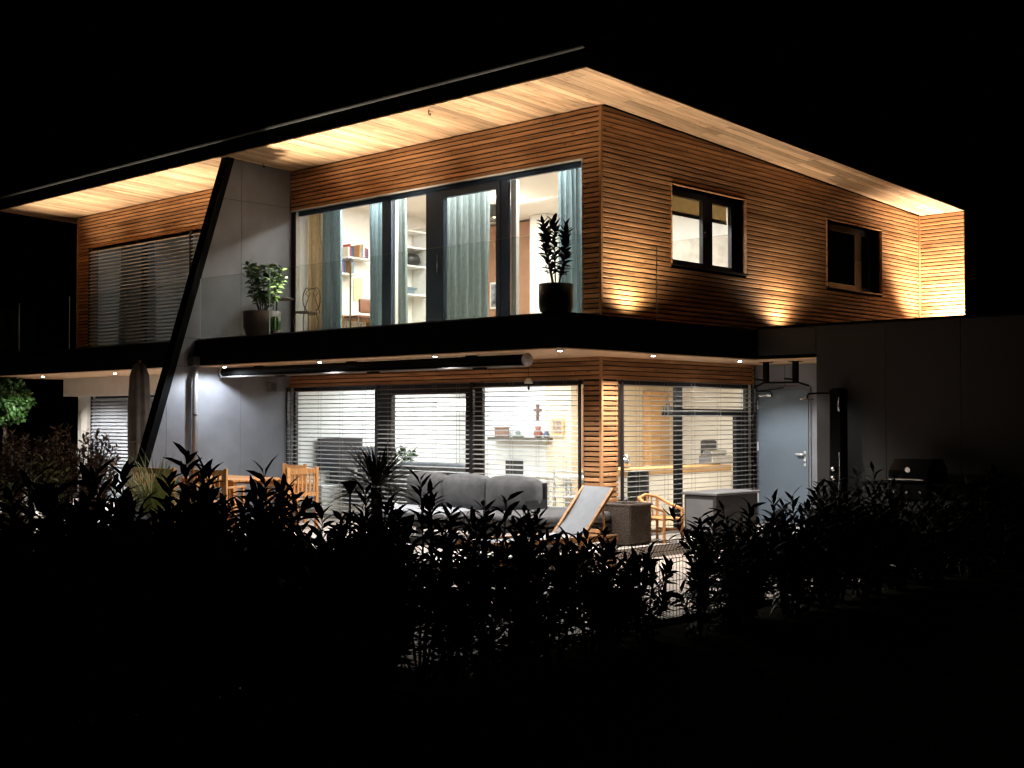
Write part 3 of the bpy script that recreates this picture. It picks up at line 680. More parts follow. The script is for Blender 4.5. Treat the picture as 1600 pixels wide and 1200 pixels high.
# second row thickens the near half
row2 = [(40, 800), (120, 790), (205, 775), (280, 765), (350, 775), (415, 800), (470, 815), (530, 825), (600, 800), (670, 805), (740, 830), (815, 845), (890, 868), (950, 880), (1185, 850), (1290, 810), (1350, 800), (1420, 800), (1530, 800)]
lab2 = ['leftmost of the low inner row', 'second from left of the low inner row', 'low, inside the fence near the parasol', 'low, inside the fence near the downpipe', 'low, inside the fence before the partition wall', 'low, inside the fence before the bench',
        'low, inside the fence before the first chair', 'low, inside the fence at the torch', 'low, inside the fence under the palm', 'low, inside the fence before the glass door', 'low, inside the fence before the sofa', 'low, inside the fence at its dark post', 'low, inside the fence below the lounger', 'low, inside the fence left of the wide gap',
        'low, inside the fence below the storage box', 'low, inside the fence below the grey door', 'low, inside the fence by the shower', 'low, inside the fence by the barbecue', 'low, inside the fence near the hedge end']
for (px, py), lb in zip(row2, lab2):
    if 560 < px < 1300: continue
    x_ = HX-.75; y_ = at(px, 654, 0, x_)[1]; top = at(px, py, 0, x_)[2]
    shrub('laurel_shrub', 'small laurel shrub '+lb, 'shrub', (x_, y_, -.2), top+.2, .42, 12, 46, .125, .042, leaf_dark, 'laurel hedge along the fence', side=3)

# wire fence with folded panels
fence = thing('mesh_fence', 'dark welded wire fence with folded panels running inside the hedge', 'fence', (4.18, -4, -.2))
FX = 4.18; y0 = -11.12; k = 0
def wire(mb, pts, r=.0028): mb.tube(pts, r, 4, False)
while y0 < 2.2:
    y1 = min(y0+2.5, 2.3); m = MB()
    zs = [-.14, .06, .26, .46, .66, .735, .81, .84]; fold = {6: 0, 5: .035}
    prof_ = [(FX, -.14), (FX, .40), (FX-.04, .465), (FX, .53), (FX, .57)]
    y_ = y0+.05
    while y_ < y1-.02:
        wire(m, [(p[0], y_, p[1]) for p in prof_]); y_ += .05
    for zz in (-.12, -.07, -.02, .03, .2, .4, .53, .565): wire(m, [(FX+.004, y0+.03, zz), (FX+.004, y1-.03, zz)], .003)
    wire(m, [(FX-.036, y0+.03, .465), (FX-.036, y1-.03, .465)], .003)
    m.build('wire_panel', black_metal, fence)
    B('post', black_metal, fence, FX-.03, FX+.03, y0-.03, y0+.03, -.22, .60)
    y0 += 2.5

# ------------------------------------------------------------------ garden plants
# palm in front of the glass door
pp = at(588, 752, 0, 3.2); pb = (3.2, pp[1], -.15)
palm = thing('fan_palm', 'small spiky palm with arching narrow fronds before the glass door', 'palm', pb)
MB().tube([(pb[0], pb[1], -.15), (pb[0]+.02, pb[1], .5), (pb[0], pb[1], pp[2]-.05)], [.06, .05, .045], 8).build('trunk', bark, palm)
n = 170; th = rng.uniform(0, 6.28, n); el = rng.uniform(-.15, 1.35, n)
D_ = np.stack([np.cos(th)*np.cos(el), np.sin(th)*np.cos(el), np.sin(el)], 1); P_ = np.tile(np.array([pb[0], pb[1], pp[2]-.06]), (n, 1))+D_*.03
V, F = leaf_mesh(P_, D_, np.tile([0, 0, 1.], (n, 1))+rng.normal(0, .1, (n, 3)), rng.uniform(.28, .48, n), rng.uniform(.014, .024, n), .38)
np_obj('crown', V, F, leaf_palm, palm, 'stuff')
# pale grass tuft by the slanted post
gp = at(243, 700, 1, -4.2); gt = thing('grass_tuft', 'pale green ornamental grass tuft at the foot of the slanted post', 'grass', (gp[0], gp[1], -.15))
MB().lathe([(.16, 0), (.2, .45), (.18, .45)], (gp[0], gp[1], -.15), 16).build('pot', pot_brown, gt)
n = 420; th = rng.uniform(0, 6.28, n); el = rng.uniform(.35, 1.5, n); D_ = np.stack([np.cos(th)*np.cos(el), np.sin(th)*np.cos(el), np.sin(el)], 1)
P_ = np.tile(np.array([gp[0], gp[1], .3]), (n, 1))+rng.normal(0, .05, (n, 3))*[1, 1, 0]
V, F = leaf_mesh(P_, D_, np.tile([0, 0, 1.], (n, 1))+rng.normal(0, .1, (n, 3)), rng.uniform(.55, 1.0, n)*(gp[2]-.15), rng.uniform(.008, .014, n), .4); np_obj('blades', V, F, leaf_grass, gt, 'stuff')
# reddish bush
rp = at(112, 660, 1, -5.2)
for dx, lb, hh in ((0, 'reddish leafed bush before the neighbouring ground-floor blind', 0), (-1.0, 'dim brownish bush left of the reddish one', -.05)):
    shrub('photinia_bush', lb, 'bush', (rp[0]+dx*.85, rp[1]-dx*-.55, -.2), rp[2]+.2+hh, .62, 26, 60, .085, .032, leaf_red, side=4, hvar=.3)
sp_ = at(50, 715, 1, -6.5)
shrub('euonymus_bush', 'small bush with pale variegated leaves at the outer left', 'bush', (sp_[0], sp_[1], -.2), sp_[2]+.28, .4, 10, 30, .10, .035, leaf_grass, side=1)
# round-headed little tree
tb = at(8, 626, 1, -1.6); tree = thing('ball_tree', 'small round-headed green tree at the left edge beside the house', 'tree', (tb[0], tb[1], -.2))
TR = .47; n = 2600; q = rng.normal(0, 1, (n, 3)); q /= np.linalg.norm(q, axis=1, keepdims=True); rr = TR*(rng.uniform(.35, 1, n)**.5)*(1+.16*np.sin(q[:, 0]*5+q[:, 2]*4)*np.cos(q[:, 1]*6))
P_ = np.array([tb[0], tb[1], tb[2]])+q*rr[:, None]; D_ = q*.6+rng.normal(0, .6, (n, 3)); D_[:, 2] -= .3
V, F = leaf_mesh(P_, D_, q+rng.normal(0, .5, (n, 3)), rng.uniform(.07, .12, n), rng.uniform(.05, .075, n), .3); np_obj('crown', V, F, leaf_green, tree, 'stuff')
m = MB().tube([(tb[0], tb[1], -.2), (tb[0]+.02, tb[1], 1.0), (tb[0], tb[1], tb[2]-.1)], [.06, .045, .03], 8)
for k in range(7):
    a = k*.9; m.tube([(tb[0], tb[1], tb[2]-.3), (tb[0]+.18*math.cos(a), tb[1]+.18*math.sin(a), tb[2]), (tb[0]+.32*math.cos(a), tb[1]+.32*math.sin(a), tb[2]+.2)], [.02, .013, .005], 5)
m.build('trunk', bark, tree)
# garden torch
tp = at(547, 752, 0, 4.0); tt_ = thing('garden_torch', 'black bowl-shaped garden torch on a thin stake beside the palm', 'torch', (4.0, tp[1], -.2))
MB().lathe([(.012, -.09), (.02, -.07), (.05, -.03), (.066, 0), (.06, 0), (.02, -.03)], (4.0, tp[1], tp[2]), 18).build('bowl', pot_black, tt_, True)
MB().tube([(4.0, tp[1], -.2), (4.0, tp[1], tp[2]-.085)], .008, 8).build('stake', pot_black, tt_)

# ------------------------------------------------------------------ folded parasol
ps = at(218, 566, 1, -2.35); pz = ps[2]; pa = thing('parasol', 'folded taupe garden parasol standing upright left of the slanted post', 'parasol', (ps[0], ps[1], 0))
m = MB(); prof_ = [(.02, pz), (.09, pz-.05), (.14, pz-.22), (.165, pz-.7), (.16, pz-1.2), (.15, pz-1.7), (.19, pz-2.05)]; nn = 40; Pv = []; Fv = []
for r_, z_ in prof_:
    for k in range(nn):
        a = 2*math.pi*k/nn; q = r_*(1+.16*math.sin(k*8*2*math.pi/nn+z_*.7)); Pv.append((ps[0]+q*math.cos(a), ps[1]+q*math.sin(a), z_))
for i in range(len(prof_)-1):
    for k in range(nn): Fv.append((i*nn+k, i*nn+(k+1) % nn, i*nn+nn+(k+1) % nn, i*nn+nn+k))
Fv.append(tuple(range(nn))); m.add(Pv, Fv); m.build('canopy', taupe, pa, True)
MB().tube([(ps[0], ps[1], 0), (ps[0], ps[1], pz+.03)], .025, 10).build('pole', teak, pa)
MB().lathe([(.3, 0), (.3, .05), (.05, .08), (.04, .3)], (ps[0], ps[1], 0), 20).build('base', grey_plastic, pa)
MB().tube([(ps[0]+.172*math.cos(a), ps[1]+.172*math.sin(a), pz-1.3) for a in np.linspace(0, 6.28, 20)], .015, 6).build('tie', taupe, pa)

# ------------------------------------------------------------------ awning cassette
aw = thing('awning', 'rolled-in black awning cassette slung under the balcony soffit', 'awning', (-3.5, -1.4, SF))
ring = [(-1.4+.085*math.cos(a), 2.41+.075*math.sin(a)) for a in np.linspace(0, 2*math.pi, 20, endpoint=False)]
MB().prism(ring, 0, -6.85, -.09).build('cassette', black_metal, aw, True)
MB().box(-6.83, -.1, -1.50, -1.36, 2.325, 2.345, ch=.006).build('front_rail', M('awning_rail', (.12, .12, .125), .45, .3, .1), aw)
for xe in (-6.87, -.10): MB().prism([(-1.4+(p[0]+1.4)*1.12, 2.41+(p[1]-2.41)*1.12) for p in ring], 0, xe, xe+.03).build('end_cap', M('awning_cap', (.4, .4, .4), .45, .2, .1), aw, True)
for xb in (-5.9, -3.6, -1.1):
    B('bracket', black_metal, aw, xb-.08, xb+.08, -1.44, -1.36, 2.47, SF-.013)
for xb in (-5.2, -3.0, -.85): B('arm_joint', black_metal, aw, xb-.1, xb+.1, -1.53, -1.46, 2.305, 2.325)
# small wall lamp on the partition, bell hanging from cassette
wl = thing('wall_speaker', 'small grey box-shaped speaker on the partition beside the window', 'wall speaker', (-6.95, -.46, 2.2))
B('body', grey_lt, wl, -6.90, -6.78, -.53, -.39, 2.10, 2.27, ch=.012); B('bracket', steel, wl, -6.958, -6.902, -.48, -.44, 2.16, 2.22); B('grille', dark_plastic, wl, -6.779, -6.775, -.515, -.405, 2.12, 2.25)
bl = at(826, 597, 1, -.5); be = thing('wind_bell', 'little white bell hanging before the window with the cross', 'bell', tuple(bl))
MB().lathe([(.06, 0), (.055, .035), (.035, .065), (.008, .075)], (bl[0], bl[1], bl[2]-.02), 16).build('dome', white_lacq, be, True)
MB().tube([(bl[0], bl[1], bl[2]+.05), (bl[0], bl[1], 2.5)], .003, 5).build('string', steel, be); MB().lathe([(.012, 0), (.018, .03), (.006, .09)], (bl[0], bl[1], bl[2]-.11), 10).build('clapper', dark_plastic, be)

# ------------------------------------------------------------------ balcony things
pt = thing('black_planter', 'glossy black round pot standing at the balcony corner', 'pot', (.58, -1.6, ST+.03))
MB().lathe([(.15, 0), (.2, .03), (.215, .1), (.215, .37), (.2, .37), (.195, .30)], (.58, -1.6, ST+.03), 32).build('pot', pot_black, pt, True)
MB().lathe([(.195, .0), (.195, .01)], (.58, -1.6, ST+.32), 20).build('soil', soil, pt)
def potted(name, label, base, stems, top, ll, lw, mat, spread, nl, cat='plant', ang=(65, 25)):
    t = thing(name, label, cat, base); A = []; S = MB(); b0 = np.array(base)
    for k in range(stems):
        a = k*2.4+.5; r_ = spread*rng.uniform(.5, 1); e = b0+np.array([math.cos(a)*r_, math.sin(a)*r_, (top-base[2])*rng.uniform(.75, 1)])
        pts = [b0+np.array([math.cos(a)*.03, math.sin(a)*.03, 0]), b0*.5+e*.5+np.array([math.cos(a)*.04, math.sin(a)*.04, 0]), e]; S.tube(pts, [.009, .007, .003], 6)
        A.append(stem_leaves(pts, nl, ll, lw, .2, *ang))
    a = [np.concatenate([x_[k] for x_ in A]) for k in range(5)]; V, F = leaf_mesh(*a); np_obj('foliage', V, F, mat, t, 'stuff'); S.build('stem', bark, t); return t
potted('zamioculcas', 'upright dark plant with paired small leaves growing from the black pot', (.58, -1.6, ST+.34), 5, 4.13, .145, .06, leaf_dark, .23, 44)
p2 = thing('brown_planter', 'brown round pot on the balcony beside the grey partition', 'pot', (-5.75, -1.45, ST+.03))
MB().lathe([(.2, 0), (.25, .03), (.29, .15), (.3, .40), (.28, .40), (.27, .34)], (-5.75, -1.45, ST+.03), 32).build('pot', pot_brown, p2, True)
MB().lathe([(.27, .0), (.27, .01)], (-5.75, -1.45, ST+.37), 20).build('soil', soil, p2)
potted('citrus_plant', 'bushy green plant with broad leaves in the brown balcony pot', (-5.75, -1.45, ST+.38), 9, 4.10, .14, .075, leaf_pot, .33, 34, ang=(85, 50))
ca = thing('cactus', 'small ribbed green cactus beside the brown pot', 'cactus', (-5.33, -1.5, ST+.03))
m = MB(); Pv = []; Fv = []; prof_ = [(.05, .06), (.075, .12), (.08, .2), (.06, .28), (.01, .31)]; nn = 40
for r_, z_ in prof_:
    for k in range(nn): a = 2*math.pi*k/nn; q = r_*(1+.16*math.cos(8*a)); Pv.append((-5.33+q*math.cos(a), -1.5+q*math.sin(a), ST+.03+z_))
for i in range(4):
    for k in range(nn): Fv.append((i*nn+k, i*nn+(k+1) % nn, i*nn+nn+(k+1) % nn, i*nn+nn+k))
Fv.append(tuple(range(4*nn, 5*nn))); m.add(Pv, Fv).build('body', leaf_green, ca, True)
MB().lathe([(.06, 0), (.08, .08), (.07, .08)], (-5.33, -1.5, ST+.03), 18).build('pot', pot_brown, ca, True)
# wire bistro chair with heart back
iron = M('rusty_iron', (.09, .065, .05), .5, .4, .3)
def bistro(label, cx, cy, rz):
    t = thing('bistro_chair', label, 'chair', (cx, cy, ST+.03)); z0 = ST+.03; mt = Matrix.Translation((cx, cy, z0)) @ Matrix.Rotation(rz, 4, 'Z')
    MB().lathe([(.19, .44), (.195, .45), (.19, .46)], (0, 0, 0), 24).xf(mt).build('seat', iron, t)
    for sx_, sy_ in ((-1, -1), (1, -1), (1, 1), (-1, 1)):
        MB().tube([(sx_*.12, sy_*.12, .44), (sx_*.15, sy_*.15, .3), (sx_*.13, sy_*.13, .15), (sx_*.19, sy_*.19, 0)], .009, 6).xf(mt).build('leg', iron, t)
    m = MB(); hpts = []
    for k in range(25):
        a = -math.pi*.5+2*math.pi*k/24; hpts.append((.17*math.copysign(abs(math.cos(a))**.8, math.cos(a)), .17, .45+.22+.22*math.sin(a)+(.02 if abs(math.cos(a)) > .3 else -.03)))
    m.tube(hpts, .009, 6, False)
    for s_ in (-1, 1):
        m.tube([(s_*.16, .17, .45), (s_*.1, .17, .62), (s_*.03, .17, .78), (s_*.07, .17, .84), (s_*.12, .17, .78), (s_*.07, .17, .73)], .007, 6)
    m.xf(mt).build('backrest', iron, t); return t
bistro('wire bistro chair with curled heart back before the first window pane', -5.85, -.5, R(20))
bt = thing('bistro_table', 'small round dark bistro table behind the potted citrus', 'table', (-6.55, -.6, ST+.03))
MB().lathe([(.30, .70), (.305, .71), (.30, .725)], (-6.55, -.6, ST+.03), 28).build('table_top', iron, bt)
for k in range(3): a = k*2.09; MB().tube([(-6.55+.03*math.cos(a), -.6+.03*math.sin(a), ST+.73), (-6.55+.05*math.cos(a), -.6+.05*math.sin(a), ST+.35), (-6.55+.26*math.cos(a), -.6+.26*math.sin(a), ST+.03)], .01, 6).build('leg', iron, bt)

# ------------------------------------------------------------------ terrace furniture
def cushion(mb, x0, x1, y0, y1, z0, z1, r=.05, puff=.02):
    """soft pillow box: rounded edges with bulging faces"""
    n = 8; Pv = []; idx = {}
    cx, cy, cz = (x0+x1)/2, (y0+y1)/2, (z0+z1)/2; h = np.array([(x1-x0)/2, (y1-y0)/2, (z1-z0)/2]); F_ = []
    for ax in range(3):
        for sg in (-1, 1):
            for i in range(n+1):
                for j in range(n+1):
                    u, v = -1+2*i/n, -1+2*j/n; q = [0, 0, 0]; q[ax] = sg; q[(ax+1) % 3] = u; q[(ax+2) % 3] = v
                    q = np.array(q, float); p = q*h; inner = np.clip(p, -(h-r), h-r); dlt = p-inner; L = np.linalg.norm(dlt)
                    if L > 1e-9: p = inner+dlt/L*r
                    else: p = inner
                    p = p + np.eye(3)[ax]*sg*puff*(1-u*u)*(1-v*v); idx[(ax, sg, i, j)] = len(Pv); Pv.append((cx+p[0], cy+p[1], cz+p[2]))
            for i in range(n):
                for j in range(n):
                    a = [idx[(ax, sg, i, j)], idx[(ax, sg, i+1, j)], idx[(ax, sg, i+1, j+1)], idx[(ax, sg, i, j+1)]]; F_.append(tuple(a if sg > 0 else a[::-1]))
    return mb.add(Pv, F_)
sf = thing('outdoor_sofa', 'grey cushioned outdoor sofa standing before the ground-floor windows', 'sofa', (-1.3, -1.3, 0))
SX = -.12
for a, b_ in ((-2.55, -1.83), (-1.81, -1.0), (-.98, SX)):
    cushion(MB(), a, b_, -1.28, -1.04, .40, .87, .07, .035).xf(Matrix.Translation((0, 0, 0))).build('back_cushion', sofa_fab, sf, True)
    cushion(MB(), a, b_, -2.0, -1.27, .30, .44, .05, .02).build('seat_cushion', sling_fab if a < -1.5 else sofa_fab, sf, True)  # paler fabric on the left seats stands in for light falling there
B('frame', dark_plastic, sf, -2.58, SX+.03, -2.02, -1.0, .22, .295, ch=.01); B('back_frame', dark_plastic, sf, -2.58, SX+.03, -1.03, -1.0, .296, .82, ch=.01)
B('side_frame', dark_plastic, sf, SX+.005, SX+.03, -1.4, -1.031, .296, .60)
for lx in (-2.5, -1.3, SX-.04):
    for ly in (-1.95, -1.06): B('leg', dark_plastic, sf, lx-.03, lx+.03, ly-.03, ly+.03, 0, .219)
ot = thing('ottoman', 'wide grey ottoman at the near end of the outdoor sofa', 'ottoman', (.1, -1.3, 0))
cushion(MB(), -.42, .52, -2.0, -.42, .30, .46, .06, .025).build('cushion', sofa_fab, ot, True)
B('frame', dark_plastic, ot, -.4, .5, -1.98, -.44, .24, .298, ch=.01)
for lx in (-.35, .45):
    for ly in (-1.9, -.52): B('leg', M('wood_leg_dark', (.1, .05, .03), .5), ot, lx-.03, lx+.03, ly-.03, ly+.03, 0, .239)
# sling lounger with raised back
lo = thing('sling_lounger', 'wooden sun lounger with raised pale sling back by the basket', 'lounger', (1.35, -1.95, -.15))
mt = Matrix.Translation((1.12, -2.0, -.15)) @ Matrix.Rotation(math.atan2(-.99, -.2), 4, 'Z')     # local +x points to the foot end
ang = R(50); Lb = .70
def bk(u, v, off=0): return (-math.cos(ang)*u - math.sin(ang)*off*0, v, .40+math.sin(ang)*u+off)
for s_ in (-1, 1):
    MB().box(0, 1.35, s_*.30-.022, s_*.30+.022, .36, .43).xf(mt).build('side_rail', teak, lo)
    v = s_*.28
    MB().add([bk(-.05, v-.022), bk(-.05, v+.022), bk(Lb, v+.022), bk(Lb, v-.022), bk(-.05, v-.022, .05), bk(-.05, v+.022, .05), bk(Lb, v+.022, .05), bk(Lb, v-.022, .05)], [(0, 1, 2, 3), (4, 7, 6, 5), (0, 4, 5, 1), (1, 5, 6, 2), (2, 6, 7, 3), (3, 7, 4, 0)]).xf(mt).build('back_rail', teak, lo)
    MB().box(-.5, 0, s_*.30-.022, s_*.30+.022, .36, .43).xf(mt).build('side_rail', teak, lo)
    for lx in (-.42, 1.2): MB().box(lx-.03, lx+.03, s_*.30-.024, s_*.30+.024, 0, .359).xf(mt).build('leg', teak, lo)
    MB().tube([(-.35, s_*.25, .4), bk(.5, s_*.25)], .014, 6).xf(mt).build('prop', teak, lo)
def sling(pts, w_):
    P_ = []; F_ = []
    for i, p in enumerate(pts):
        for s_ in (-1, 1): P_.append((p[0], s_*w_, p[1]))
    n_ = len(pts)
    for p in pts:
        for s_ in (-1, 1): P_.append((p[0], s_*w_, p[1]-.006))
    for i in range(n_-1): F_ += [(2*i, 2*i+1, 2*i+3, 2*i+2), (2*n_+2*i, 2*n_+2*i+2, 2*n_+2*i+3, 2*n_+2*i+1)]
    return MB().add(P_, F_)
sling([(-math.cos(ang)*u, .45+math.sin(ang)*u-.05*math.sin(math.pi*u/Lb)) for u in np.linspace(0, Lb, 12)], .258).xf(mt).build('back_sling', sling_fab, lo, True)
sling([(u, .44-.04*math.sin(math.pi*u/1.33)) for u in np.linspace(0.01, 1.33, 12)], .278).xf(mt).build('seat_sling', sling_fab, lo, True)
# wicker basket
ba = thing('wicker_basket', 'square wicker planter basket between lounger and small chair', 'basket', (.55, -.15, 0))
m = MB()
for k in range(22):
    zz = .02+k*.0225; ph = k % 2
    for i in range(10):                    # over-and-under strands on the four faces
        o_ = .006*((i+ph) % 2); a0 = .34+.044*i; b0 = -.38+.044*i
        m.box(a0, a0+.043, -.388-o_, -.37, zz, zz+.019); m.box(a0, a0+.043, .05, .068+o_, zz, zz+.019)
        m.box(.77, .788+o_, b0, b0+.043, zz, zz+.019); m.box(.332-o_, .35, b0, b0+.043, zz, zz+.019)
m.box(.352, .768, -.368, .048, 0, .5)
m.build('weave', wicker, ba); MB().tube([(.33, -.39, .53), (.79, -.39, .53), (.79, .07, .53), (.33, .07, .53), (.33, -.39, .53)], .018, 8).build('rim', wicker, ba)
# small wooden armchair
ch = thing('small_armchair', 'small wooden armchair with curved back rail before the kitchen window', 'chair', (.66, .45, 0))
for lx, ly, hh in ((.44, .25, .58), (.44, .66, .58), (.86, .25, .42), (.86, .66, .42)): MB().tube([(lx, ly, 0), (lx, ly, hh)], .02, 8).build('leg', teak, ch)
B('seat', teak, ch, .42, .88, .23, .68, .30, .325, ch=.006)
MB().tube([(.86, .24, .43), (.6, .2, .5), (.44, .25, .585), (.40, .45, .62), (.44, .66, .585), (.6, .71, .5), (.86, .67, .43)], .022, 8).build('back_rail', teak, ch, True)
for ly in (.36, .45, .55): MB().tube([(.45, ly, .33), (.42, ly, .6)], .012, 6).build('spindle', teak, ch)
for ly in (.25, .66): B('stretcher', teak, ch, .44, .86, ly-.01, ly+.01, .14, .17)
# storage box
sb = thing('storage_box', 'grey plastic storage box with pale overhanging lid beside the grey door', 'storage box', (.62, 2.0, 0))
B('body', grey_plastic, sb, .36, .90, 1.40, 2.45, .0, .575, ch=.01); B('front_panel', grey_lt, sb, .40, .86, 1.388, 1.399, .06, .52)
B('lid', grey_lt, sb, .33, .94, 1.36, 2.49, .58, .62, ch=.012)
# dining table with slatted teak chairs and bench
def plank_set(parent, name, x0, x1, y0, y1, z0, z1, n, axis):
    for k in range(n):
        if axis == 0: a = x0+(x1-x0)*k/n; B(name, teak, parent, a+.004, a+(x1-x0)/n-.004, y0, y1, z0, z1)
        else: a = y0+(y1-y0)*k/n; B(name, teak, parent, x0, x1, a+.004, a+(y1-y0)/n-.004, z0, z1)
dt = thing('dining_table', 'slatted teak dining table on the terrace behind the hedge', 'table', (-5.75, -2.0, 0))
plank_set(dt, 'plank', -6.5, -5.0, -2.5, -1.5, .715, .74, 8, 1)
for lx in (-6.42, -5.08):
    for ly in (-2.42, -1.58): B('leg', teak, dt, lx-.035, lx+.035, ly-.035, ly+.035, 0, .714)
B('apron', teak, dt, -6.4, -5.1, -2.44, -2.41, .62, .713); B('apron', teak, dt, -6.4, -5.1, -1.59, -1.56, .62, .713)
def teak_chair(label, cx, cy, rz, wdt=.54, cat='chair', name='teak_chair'):
    t = thing(name, label, cat, (cx, cy, 0), 'slatted teak seats round the dining table'); mt = Matrix.Translation((cx, cy, 0)) @ Matrix.Rotation(rz, 4, 'Z'); hw = wdt/2
    def bb(nm, *d_): MB().box(*d_).xf(mt).build(nm, teak, t)
    for s_ in (-1, 1):
        bb('leg', s_*hw-.022, s_*hw+.022, .22, .265, 0, .93); bb('leg', s_*hw-.022, s_*hw+.022, -.26, -.215, 0, .64); bb('armrest', s_*hw-.03, s_*hw+.03, -.29, .22, .64, .665)
    bb('top_rail', -hw+.023, hw-.023, .228, .258, .83, .91); bb('lower_rail', -hw+.023, hw-.023, .228, .258, .50, .55)
    n_ = int((wdt-.06)/.062)
    for k in range(n_): a = -hw+.05+(wdt-.1)*k/max(1, n_-1); bb('back_slat', a-.016, a+.016, .235, .25, .551, .829)
    for k in range(6): a = -.25+.078*k; bb('seat_slat', -hw+.024, hw-.024, a, a+.066, .42, .442)
    return t
teak_chair('slatted teak armchair at the near end of the dining table, beside the palm', -4.55, -1.75, R(-90))
teak_chair('slatted teak armchair seen from behind, second from the palm', -5.0, -2.75, R(-155))
teak_chair('teak armchair on the window side of the dining table', -5.6, -1.15, R(0))
teak_chair('wide slatted teak bench before the lit grey partition', -6.15, -2.9, R(180), 1.2, 'bench', 'teak_bench')

# shower column and barbecue at the garage
sh = thing('garden_shower', 'tall black solar shower column against the dark garage wall', 'shower', (2.3, 2.2, -.15))
B('column', black_metal, sh, 2.21, 2.43, 2.16, 2.33, -.10, 2.07, ch=.03); B('foot', black_metal, sh, 2.15, 2.49, 2.08, 2.38, -.149, -.101)
MB().tube([(2.24, 2.17, 2.0), (2.16, 2.05, 2.0), (2.05, 1.92, 1.99), (2.04, 1.90, 1.94)], .012, 8).build('arm', black_metal, sh); MB().lathe([(.09, 0), (.09, .012), (.02, .03)], (2.04, 1.9, 1.91), 20).build('shower_head', steel, sh)
for zz in (.85, .97): MB().lathe([(.035, 0), (.03, .04)], (0, 0, 0), 16).xf(Matrix.Translation((2.30, 2.16, zz)) @ Matrix.Rotation(R(90), 4, 'X')).build('knob', steel, sh, True)
MB().lathe([(.01, 0), (.022, .02), (.02, .08), (.012, .2)], (2.40, 2.13, 1.75), 12).build('hand_shower', steel, sh, True)
MB().tube([(2.40, 2.13, 1.2), (2.41, 2.12, .9), (2.39, 2.11, .6), (2.36, 2.12, .45), (2.38, 2.14, .3)], .009, 6).build('hose', steel, sh)
bq = thing('barbecue', 'black gas barbecue with round lid thermometer by the garage wall', 'barbecue', (3.6, 1.95, -.15))
B('cart', dark_plastic, bq, 3.36, 3.84, 1.7, 2.2, -.05, .62, ch=.01); B('firebox', black_metal, bq, 3.33, 3.87, 1.66, 2.24, .63, .84, ch=.02)
MB().prism([(1.66, .85), (2.24, .85), (2.24, 1.03), (2.1, 1.14), (1.85, 1.14), (1.68, 1.0)], 0, 3.34, 3.86).build('lid', M('glossy_black', (.008, .008, .009), .15), bq)
MB().tube([(3.37, 1.62, .89), (3.83, 1.62, .89)], .012, 8).build('handle', steel, bq)
MB().lathe([(.035, 0), (.035, .02)], (0, 0, 0), 16).xf(Matrix.Translation((3.6, 1.69, 1.01)) @ Matrix.Rotation(R(100), 4, 'X')).build('thermometer', steel, bq)
for xx in (3.42, 3.6, 3.78): MB().lathe([(.022, 0), (.02, .03)], (0, 0, 0), 12).xf(Matrix.Translation((xx, 1.66, .73)) @ Matrix.Rotation(R(90), 4, 'X')).build('knob', steel, bq)
for a, b_ in ((2.95, 3.32), (3.88, 4.25)): B('side_shelf', black_metal, bq, a, b_, 1.7, 2.2, .80, .84)
for lx in (3.4, 3.8): MB().lathe([(.05, 0), (.05, .04)], (0, 0, 0), 14).xf(Matrix.Translation((lx, 1.75, -.1)) @ Matrix.Rotation(R(90), 4, 'X')).build('wheel', dark_plastic, bq)

# ------------------------------------------------------------------ upper room contents
def curtain(label, x0, x1, y, z0, z1, mat, amp=.035, wl=.10, mat2=None, split=None):
    t = thing('curtain', label, 'curtain', ((x0+x1)/2, y, z0))
    def strip(a, b_, mt_, nm):
        n = max(8, int((b_-a)/.012)); P_ = []; F_ = []; ph = rng.uniform(0, 6); zz = np.linspace(z0, z1, 7)
        for i in range(n+1):
            x_ = a+(b_-a)*i/n
            for z_ in zz:
                k_ = 1+.25*(z1-z_)/(z1-z0); P_.append((x_+.012*math.sin(z_*1.7+i*.3), y+amp*k_*math.sin(2*math.pi*x_/wl+ph+.4*math.sin(z_*1.3+x_*7)), z_))
        for i in range(n):
            for j in range(6): F_.append((i*7+j, (i+1)*7+j, (i+1)*7+j+1, i*7+j+1))
        MB().add(P_, F_).build(nm, mt_, t, True)
    if split: strip(x0, split, mat2, 'lining'); strip(split, x1, mat, 'cloth')
    else: strip(x0, x1, mat, 'cloth')
    MB().tube([(x0-.05, y, z1+.01), (x1+.05, y, z1+.01)], .012, 6).build('rail', steel, t)
    return t
YC = .42
def cx(px): return at(px, 400, 1, YC)[0]
curtain('teal curtain with beige lining at the far left of the upper window', cx(484), cx(534), YC, 2.97, 5.42, curtain_teal, mat2=curtain_beige, split=cx(503))
curtain('narrow bright teal curtain beside the first blue mullion', cx(577), cx(600), YC, 2.97, 5.42, curtain_teal)
curtain('narrow grey beige curtain right of the first blue mullion', cx(611), cx(636), YC, 2.97, 5.42, curtain_grey)
curtain('wide grey teal curtain filling the sliding door pane', cx(695), cx(765), YC, 2.97, 5.42, curtain_grey, .045, .13)
curtain('teal curtain at the corner end of the upper window', cx(873), cx(915), YC, 2.97, 5.42, curtain_teal)
YR = 5.18
def ir(px0, px1, py0, py1, y=YR): a = at(px0, py1, 1, y); b_ = at(px1, py0, 1, y); return a[0], b_[0], a[2], b_[2]
def ip(px0, px1, py0, py1, x=-6.9): a = at(px0, py1, 0, x); b_ = at(px1, py0, 0, x); return a[1], b_[1], a[2], b_[2]
